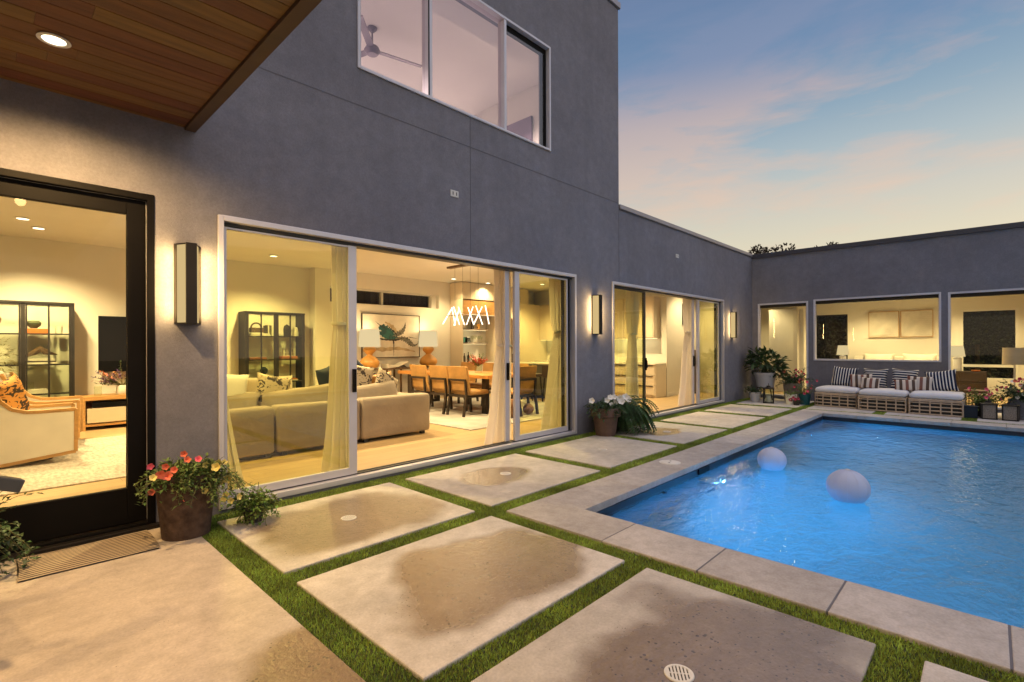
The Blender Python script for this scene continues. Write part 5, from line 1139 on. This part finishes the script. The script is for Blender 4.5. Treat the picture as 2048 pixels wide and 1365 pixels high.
kb(9.06, 10.03, 10.64, 10.66, 1.858, 1.8645, 'led_strip', 'strip', 0); kb(9.06, 10.03, 10.64, 10.66, 1.468, 1.4745, 'led_strip', 'strip', 0); kb(9.06, 10.3, 10.56, 10.58, 2.293, 2.2995, 'led_strip', 'strip', 0)
kb(9.032, 10.328, 10.48, 10.978, .905, .94, 'counter', 'counter'); 
for k in range(3): kb(9.034+k*.431, 9.46+k*.431, 10.50, 10.97, .10, .90, 'base_door')
kb(10.365, 11.10, 10.50, 11.03, .10, 2.24, 'dark_fridge_door', 'fridge'); kb(10.365, 11.10, 10.50, 11.03, 2.245, 2.72, 'over_door'); kb(11.105, 12.60, 10.50, 11.03, .10, 2.72, 'tall_door'); kb(11.02, 11.05, 10.46, 10.499, .9, 1.5, 'handle', 'alu')
def bottle(x, y, z, label, mat='greenb', h=.30): simple('wine_bottle', label, 'bottle', MB().lathe([(0, 0), (.037, 0), (.037, h*.6), (.014, h*.78), (.014, h), (0, h)], n=16), mat, (x, y, z))
bottle(9.42, 10.74, .942, 'dark wine bottle standing on the bar counter'); bottle(9.34, 10.82, .942, 'second dark bottle just behind the wine bottle', 'fridge', .27)
simple('teal_canister', 'teal canister at the left of the lower bar shelf', 'canister', MB().box(-.10, .10, -.07, .07, 0, .15), 'teal2', (9.20, 10.80, 1.512), smooth=False, bevel=.006); simple('green_canister', 'darker green canister beside the teal one', 'canister', MB().box(-.065, .065, -.065, .065, 0, .155), 'greenb', (9.42, 10.78, 1.512), smooth=False, bevel=.006)
for k, x in enumerate((9.62, 9.74, 9.86, 9.96)): simple('wine_glass', 'clear wine glass in the row on the lower bar shelf', 'glass', MB().lathe([(.032, 0), (.004, .006), (.004, .08), (.038, .13), (.034, .2), (.032, .2), (.035, .13), (0, .085)], n=16), 'drinkglass', (x, 10.78, 1.512), 0, 'row of wine glasses')
for k, (x, mt, h, l) in enumerate(((9.14, 'gourd', .10, 'amber dish at the left of the upper bar shelf'), (9.30, 'paper', .22, 'pale jar on the upper bar shelf'), (9.46, 'drinkglass', .24, 'clear jar on the upper bar shelf'), (9.62, 'bookdark', .20, 'dark jar on the upper bar shelf'), (9.84, 'gourd', .16, 'amber bowl stack at the right of the upper bar shelf'))): simple('jar', l, 'jar', MB().lathe([(0, 0), (.05, 0), (.06, h*.6), (.045, h), (0, h*.98)], n=18), mt, (x, 10.78, 1.902))
m = MB(); m.tube([(0, 0, 0), (0, 0, .22), (.03, -.06, .27), (.05, -.12, .22)], .012, 8); simple('bar_tap', 'silver tap on the bar counter', 'tap', m, 'alu', (9.62, 10.86, .942))
spot((9.6, 10.55, 2.28), 10, 120, (1, .82, .42)).name = 'lamp_glow'; point((9.55, 10.6, 1.84), 3.2, (1, .82, .42), .1); point((9.55, 10.6, 1.45), 3.2, (1, .82, .42), .1)
t = thing('kitchen_island', 'grey kitchen island with a pale stone counter', 'kitchen island', (10.5, 8.5, FZ)); MB().box(-.48, .48, -1.10, 1.15, .08, .885).build('base', 'islandgrey', t, bevel=.004); MB().box(-.42, .42, -1.0, 1.1, 0, .08).build('toe_kick', 'track', t); MB().box(-.52, .52, -1.15, 1.20, .886, .915).build('counter', 'counter', t, bevel=.003)
simple('dark_tray', 'flat dark tray on the grey island counter', 'tray', MB().box(-.2, .2, -.15, .15, 0, .025), 'track', (10.35, 7.75, FZ+.916), smooth=False)
t = thing('kitchen_counter_units', 'cream kitchen counter run with drawers and wall cupboards', 'kitchen units', (12.3, 8.6, FZ))
def kc(x0, x1, y0, y1, z0, z1, name, mat='cabinet', b=.003): return MB().box(x0-12.3, x1-12.3, y0-8.6, y1-8.6, z0-FZ, z1-FZ).build(name, mat, t, bevel=b)
kc(12.03, 12.61, 6.335, 6.355, .035, .895, 'end_panel'); kc(12.00, 12.612, 6.33, 11.0, .90, .935, 'counter', 'counter'); kc(12.06, 12.60, 6.36, 10.45, .035, .10, 'toe_kick')
y = 6.36
for k in range(5):
    for z0, z1 in ((.105, .36), (.365, .62), (.625, .895)):
        d = kc(12.02, 12.60, y, y+.80, z0, z1, 'drawer'); MB().box(12.0-12.3, 12.019-12.3, y+.05-8.6, y+.75-8.6, z1-.03-FZ, z1-.012-FZ).build('pull', 'iron', d)
    y += .805
kc(12.25, 12.61, 6.50, 11.0, 1.60, 2.72, 'wall_cupboard'); kc(12.232, 12.249, 6.52, 7.4, 1.62, 2.15, 'cupboard_door'); kc(12.232, 12.249, 6.52, 7.4, 2.155, 2.70, 'cupboard_door'); kc(12.232, 12.249, 7.41, 8.4, 1.62, 2.70, 'cupboard_door'); kc(12.232, 12.249, 8.41, 9.4, 1.62, 2.70, 'cupboard_door')
kc(12.30, 12.55, 6.55, 10.8, 1.590, 1.599, 'led_strip', 'strip', 0); point((12.35, 7.4, 1.5), 5, (1, .82, .45), .1); point((12.35, 9.0, 1.5), 5, (1, .82, .45), .1)
kc(12.0, 12.615, 6.335, 6.49, 1.60, 2.74, 'tall_end') if False else None
t = thing('hall_picture', 'tall framed picture on the hall wall, seen nearly edge on beside the long curtain', 'picture', (13.75, 6.318, 2.29)); MB().box(-.2, .2, -.03, -.001, -.30, .30).build('frame', 'iron', t); MB().box(-.17, .17, -.034, -.0305, -.27, .27).build('print', 'pgrey', t)
t = thing('hall_cabinet', 'tall slim dark cabinet in the hall past the kitchen', 'cabinet', (13.85, 6.20, FZ)); MB().box(-.16, .16, -.10, .10, .05, 1.25).build('body', 'fridge', t, bevel=.004); MB().box(-.155, .155, -.112, -.1005, .07, 1.23).build('door', 'fridge', t, bevel=.003)
for x in (-.12, .12):
    for yy in (-.07, .07): MB().box(x-.015, x+.015, yy-.015, yy+.015, 0, .05).build('leg', 'iron', t)
for k, (x, y) in enumerate(((9.55, 7.75), (9.55, 8.45), (9.55, 9.15))):
    if k == 0:
        bs = thing('counter_stool', 'dark counter stool at the near end of the island', 'stool', (x, y, FZ), 0, 'dark stools along the island'); MB().rbox(-.19, .19, -.20, .20, .60, .68, .02).build('seat', 'fridge', bs, smooth=True)
        MB().box(-.21, -.18, -.19, .19, .66, .90).build('backrest', 'fridge', bs, bevel=.005)
        for sx in (-1, 1):
            for sy in (-1, 1): MB().bar((sx*.19, sy*.19, 0), (sx*.15, sy*.15, .60), .025).build('leg', 'iron', bs)
    else: dup(bs, (x, y, FZ), 0, 'dark counter stool at the middle of the island' if k == 1 else 'dark counter stool at the far end of the island')

# ------------------------------------------------------------------ bedroom wing
BZ = .036
t = thing('bed', 'wide bed with pale headboard and pillows under the twin pictures', 'bed', (17.4, 1.95, BZ)); MB().rbox(.95, 1.09, -1.1, 1.1, .1, 1.03, .03).build('headboard', 'creamfab', t, smooth=True); MB().rbox(-1.1, .94, -.95, .95, .28, .60, .06).build('mattress', 'bed', t, smooth=True); MB().box(-1.1, .95, -.97, .97, .08, .28).build('bed_base', 'creamfab', t)
for y in (-.47, .47):
    o = MB().pillow(.78, .55, .22).build('bed_pillow', 'bed', t, smooth=True, ang=75); o.location = (.80, y, .85); o.rotation_euler = (rad(90), rad(0), rad(90)); o.rotation_euler = (rad(75), 0, rad(-90))
def art(y, label, marks):
    t = thing('framed_art', label, 'picture', (18.495, y, 2.01), 0, 'pale framed pictures above the bed'); MB().box(-.03, -.001, -.352, .352, -.37, .37).build('canvas', 'paper', t)
    m = MB(); m.box(-.045, 0, -.366, -.353, -.385, .385); m.box(-.045, 0, .353, .366, -.385, .385); m.box(-.045, 0, -.353, .353, .371, .385); m.box(-.045, 0, -.353, .353, -.385, -.371); m.build('frame', 'oak', t); mk = MB()
    for (y0, z0, y1, z1, w_) in marks: mk.bar((-.0315, y0, z0), (-.0315, y1, z1), .002, w_, (1, 0, 0))
    mk.build('marks', 'ptan', t)
art(2.33, 'left pale framed picture above the bed', [(q.uniform(-.33, .33), -.30+q.uniform(-.04, .02), q.uniform(-.33, .33), -.30+q.uniform(-.04, .02), .008) for _ in range(6)]+[(-.17+.03*k, -.25, -.17+.03*k+.01, -.08-.02*k, .005) for k in range(5)])
art(1.56, 'right pale framed picture above the bed', [(-.34, .30-.055*k, .05-.1*(k % 3), .30-.055*k+.01, .006) for k in range(11)])
def whitelamp(x, y, z, label, hb=.36):
    t = thing('bedside_lamp', label, 'lamp', (x, y, z), 0, 'white bedside lamps'); MB().lathe([(0, 0), (.085, 0), (.09, .01), (.09, hb-.02), (.075, hb), (.02, hb+.01), (.012, hb+.04), (0, hb+.04)], n=24).build('base', 'whitepot', t, smooth=True)
    m = MB(); m.open = True; m.lathe([(.165, hb+.02), (.125, hb+.31)], n=30); m.f = [f_ for f_ in m.f if len(f_) == 4]; m.build('lamp_shade', 'shade', t, smooth=True); point((0, 0, hb+.36), 5, parent=t)
whitelamp(17.9, 3.26-.0, .74, 'white lamp left of the bed against the dark window', .34); whitelamp(17.9, .665, .70, 'white lamp right of the bed on the dark nightstand', .36)
def nightstand(y, w, label):
    t = thing('nightstand', label, 'nightstand', (17.9, y, BZ), 0, 'dark wood nightstands'); MB().box(-.24, .24, -w/2, w/2, .10, .66).build('body', 'nightwood', t, bevel=.006)
    for k in range(2): MB().box(-.255, -.241, -w/2+.02, w/2-.02, .13+k*.27, +.37+k*.27).build('drawer', 'nightwood', t, bevel=.004)
    for x in (-.2, .2):
        for yy in (-w/2+.05, w/2-.05): MB().box(x-.02, x+.02, yy-.02, yy+.02, 0, .10).build('leg', 'iron', t)
nightstand(.40, .62, 'dark wood nightstand under the right white lamp'); nightstand(3.30, .5, 'dark nightstand hidden below the wide bedroom window')
t = thing('side_tray', 'orange dish on the right nightstand', 'dish', (17.8, .30, BZ+.661)); MB().lathe([(0, 0), (.07, 0), (.10, .03), (.095, .034), (0, .01)]).build('dish', 'bookred', t, smooth=True)
t = thing('floor_lamp', 'cream drum shade floor lamp at the right edge of the bedroom door', 'lamp', (15.6, -.36, BZ)); m = MB(); m.open = True; m.lathe([(.20, .92), (.19, 1.29)], n=36); m.f = [f_ for f_ in m.f if len(f_) == 4]; m.build('lamp_shade', 'shadew', t, smooth=True); MB().tube([(0, 0, 0), (0, 0, 1.2)], .014, 8).build('pole', 'alu', t); MB().lathe([(0, 0), (.14, 0), (.14, .02), (0, .025)]).build('base', 'alu', t)
t = thing('white_door', 'white interior door standing ajar in the entry hall', 'door', (16.2, 4.36, BZ), rad(97)); MB().box(-.45, .45, -.02, .02, .005, 2.42).build('leaf', 'trimwhite', t, bevel=.004); m = MB(); m.tube([(.38, -.02, 1.0), (.38, -.06, 1.0), (.28, -.06, 1.0)], .01, 8); m.build('handle', 'iron', t)
t = thing('hall_art', 'small brown and green picture in the entry hall', 'picture', (17.095, 4.95, 1.69)); MB().box(-.03, 0, -.09, .09, -.28, .28).build('canvas', 'clay', t); MB().box(-.034, -.0305, -.085, -.01, -.27, 0).build('green_patch', 'bookgreen', t); MB().box(-.034, -.0305, .0, .085, -.1, .2).build('tan_patch', 'ptan', t)
# ------------------------------------------------------------------ upstairs
t = thing('ceiling_fan', 'mauve three blade ceiling fan upstairs', 'ceiling fan', (4.27, 7.17, 6.52)); MB().lathe([(0, -.07), (.03, -.07), (.075, -.02), (.08, -.001), (0, -.001)]).build('canopy', 'fan', t, smooth=True); MB().lathe([(.014, -.30), (.014, -.07)], n=10).build('downrod', 'fan', t); MB().lathe([(0, -.44), (.08, -.43), (.13, -.37), (.10, -.31), (.03, -.29), (0, -.29)]).build('motor', 'fan', t, smooth=True)
for k in range(3):
    a = rad(-13)+k*2*PI/3; o = MB().hexa([(.08, -.055, -.372), (.85, -.05, -.378), (.85, .05, -.362), (.08, .055, -.358)], [(.08, -.055, -.360), (.85, -.05, -.366), (.85, .05, -.350), (.08, .055, -.346)]).build('blade', 'fan', t, bevel=.004); o.rotation_euler = (0, 0, a)
t = thing('upstairs_television', 'dark mauve wall panel upstairs at the right pane', 'television', (7.439, 6.95, 5.68)); MB().box(-.05, -.001, -.42, .42, -.26, .26).build('screen', 'tvmauve', t, bevel=.004)
t = thing('air_vent', 'pale ceiling vent upstairs near the right pane', 'vent', (6.75, 5.95, 6.521)); MB().box(-.15, .15, -.06, .06, -.008, -.0005).build('grille', 'plastic', t)
t = thing('air_vent', 'pale round vent in the ceiling before the kitchen cupboards', 'vent', (9.07, 10.3, 3.198)); MB().lathe([(0, -.012), (.10, -.012), (.14, -.0), (0, 0)]).build('grille', 'plastic', t)
MB().box(-4.19, 7.43, 4.972, 5.75, 6.20, 6.522).build('window_header', 'ceil', house)
# trees behind the bedroom wing
def tree(name, label, x, y, h, r, mat, seed):
    t = thing(name, label, 'tree', (x, y, -.02), 0, 'trees behind the bedroom wing'); qq = random.Random(seed); m = MB()
    for k in range(9):
        a = 2*PI*k/9; leafball(m, (r*.55*math.cos(a), r*.55*math.sin(a), h-r*1.1+qq.uniform(-.4, .3)), r*.5, r*.5, r*.45, 260, .22, .12, qq, .2)
    for k in range(7): a = qq.uniform(0, 6.3); leafball(m, (r*.4*math.cos(a), r*.4*math.sin(a), h-r*.30*qq.uniform(.4, 1.6)), r*.22, r*.22, r*.24, 90, .2, .11, qq, .1)
    m.build('crown', mat, t); st = MB().tube([(0, 0, 0), (.1, 0, h*.4), (0, .1, h*.8)], [.22, .16, .06], 9)
    for k in range(6): a = k*1.05; st.tube([(0, .05, h*(.45+.05*k)), (r*.5*math.cos(a), r*.5*math.sin(a), h*(.68+.03*k))], [.07, .02], 6)
    st.build('trunk', 'bark', t)
tree('garden_tree', 'reddish tree whose top shows above the house corner', 27.8, 8.2, 6.52, 1.9, 'treeleaf', 3)
tree('garden_tree', 'small tree top showing right of the reddish one', 29.5, 6.3, 6.46, 1.2, 'treeleaf', 4)

# ------------------------------------------------------------------ pool lamps, dusk sky
BLUE = (.09, .50, 1.0)
for x, z, w_ in ((6.035, -.70, 280), (10.13, -.72, 140)):
    spot((x, PY1-.09, z), w_, 168, BLUE, (rad(-78), 0, 0), .025, .4)
spot((PX1-.09, -2.2, -.72), 110, 168, BLUE, (rad(-78), 0, rad(-90)), .03, .4)
SUN_EL, SUN_ROT = rad(2.0), rad(112)
W = bpy.data.worlds.new('World'); S.world = W; W.use_nodes = True
nt = W.node_tree; N = nt.nodes; L = nt.links; N.clear()
out = N.new('ShaderNodeOutputWorld'); bg = N.new('ShaderNodeBackground'); L.new(bg.outputs[0], out.inputs[0])
sky = N.new('ShaderNodeTexSky'); sky.sky_type = 'NISHITA'; sky.sun_disc = False; sky.sun_elevation = SUN_EL; sky.sun_rotation = SUN_ROT; sky.air_density = 1.0; sky.dust_density = 1.2; sky.ozone_density = 3.0
tc = N.new('ShaderNodeTexCoord'); v = tc.outputs['Generated']
sp = N.new('ShaderNodeSeparateXYZ'); L.new(v, sp.inputs[0])
el = sp.outputs[2]
# dusk bands: peach at the horizon, pale, then dusk blue, lavender overhead
rp = ramp(N, [(0, (.74, .58, .40)), (.17, (.72, .64, .46)), (.24, (.60, .57, .48)), (.31, (.41, .48, .50)), (.38, (.26, .365, .455)), (.46, (.155, .255, .40)), (.56, (.135, .205, .35)), (.72, (.30, .32, .46)), (1, (.95, .92, 1.05))]); L.new(el, rp.inputs[0])
# streaky clouds: the direction is flattened so that streaks run nearly level; a broad bank stands over the wing's left end
mp = N.new('ShaderNodeMapping'); mp.inputs['Rotation'].default_value = (rad(-9), rad(7), rad(30)); mp.inputs['Scale'].default_value = (1.5, 1.5, 7.0); L.new(v, mp.inputs[0])
n1 = noise(N, L, mp.outputs[0], 1.25, 7, .56, .6); n2 = noise(N, L, mp.outputs[0], 5.0, 6, .6, .5)
dt = N.new('ShaderNodeVectorMath'); dt.operation = 'DISTANCE'; L.new(v, dt.inputs[0]); dt.inputs[1].default_value = (.872, .375, .315)
bank = N.new('ShaderNodeMapRange'); bank.interpolation_type = 'SMOOTHSTEP'; bank.inputs[1].default_value = .62; bank.inputs[2].default_value = .04; bank.inputs[3].default_value = 0; bank.inputs[4].default_value = .155; L.new(dt.outputs['Value'], bank.inputs[0])
cs = val(N, L, 'ADD', val(N, L, 'MULTIPLY_ADD', n2.outputs[0], .34, val(N, L, 'SUBTRACT', n1.outputs[0], .05)), bank.outputs[0])
cr = ramp(N, [(.62, (0, 0, 0)), (.81, (1, 1, 1))]); L.new(cs, cr.inputs[0])
cm = N.new('ShaderNodeMapRange'); cm.inputs[1].default_value = .60; cm.inputs[2].default_value = .40; L.new(el, cm.inputs[0])
cf = val(N, L, 'MULTIPLY', val(N, L, 'MULTIPLY', cr.outputs[0], cm.outputs[0]), .72)
ccol = ramp(N, [(.12, (.80, .62, .44)), (.28, (.74, .53, .40)), (.38, (.60, .44, .39)), (.47, (.28, .29, .41))]); L.new(el, ccol.inputs[0])
c1 = mixc(N, L, cf, rp.outputs[0], ccol.outputs[0])
skym = mixc(N, L, 1.0, c1, mixc(N, L, 1.0, sky.outputs[0], (.035, .035, .035), 'MULTIPLY'), 'ADD')
L.new(skym, bg.inputs[0]); bg.inputs[1].default_value = 1.0
fill = bpy.data.lights.new('dusk_fill', 'SUN'); fill.energy = .8; fill.angle = rad(100); fill.color = (1, .86, .84)  # added broad fill standing in for sky glow; no direct sun at dusk
so = bpy.data.objects.new('dusk_fill', fill); C.objects.link(so); so.rotation_euler = (rad(30), 0, rad(20))

vs = S.view_settings; vs.view_transform = 'Standard'; vs.look = 'None'; vs.exposure = 0; vs.gamma = 1
S.render.film_transparent = False
cy = S.cycles; cy.use_denoising = True; cy.max_bounces = 9; cy.diffuse_bounces = 4; cy.glossy_bounces = 4; cy.transmission_bounces = 6; cy.transparent_max_bounces = 14
cy.caustics_reflective = False; cy.caustics_refractive = True; cy.sample_clamp_indirect = 4; cy.blur_glossy = .5
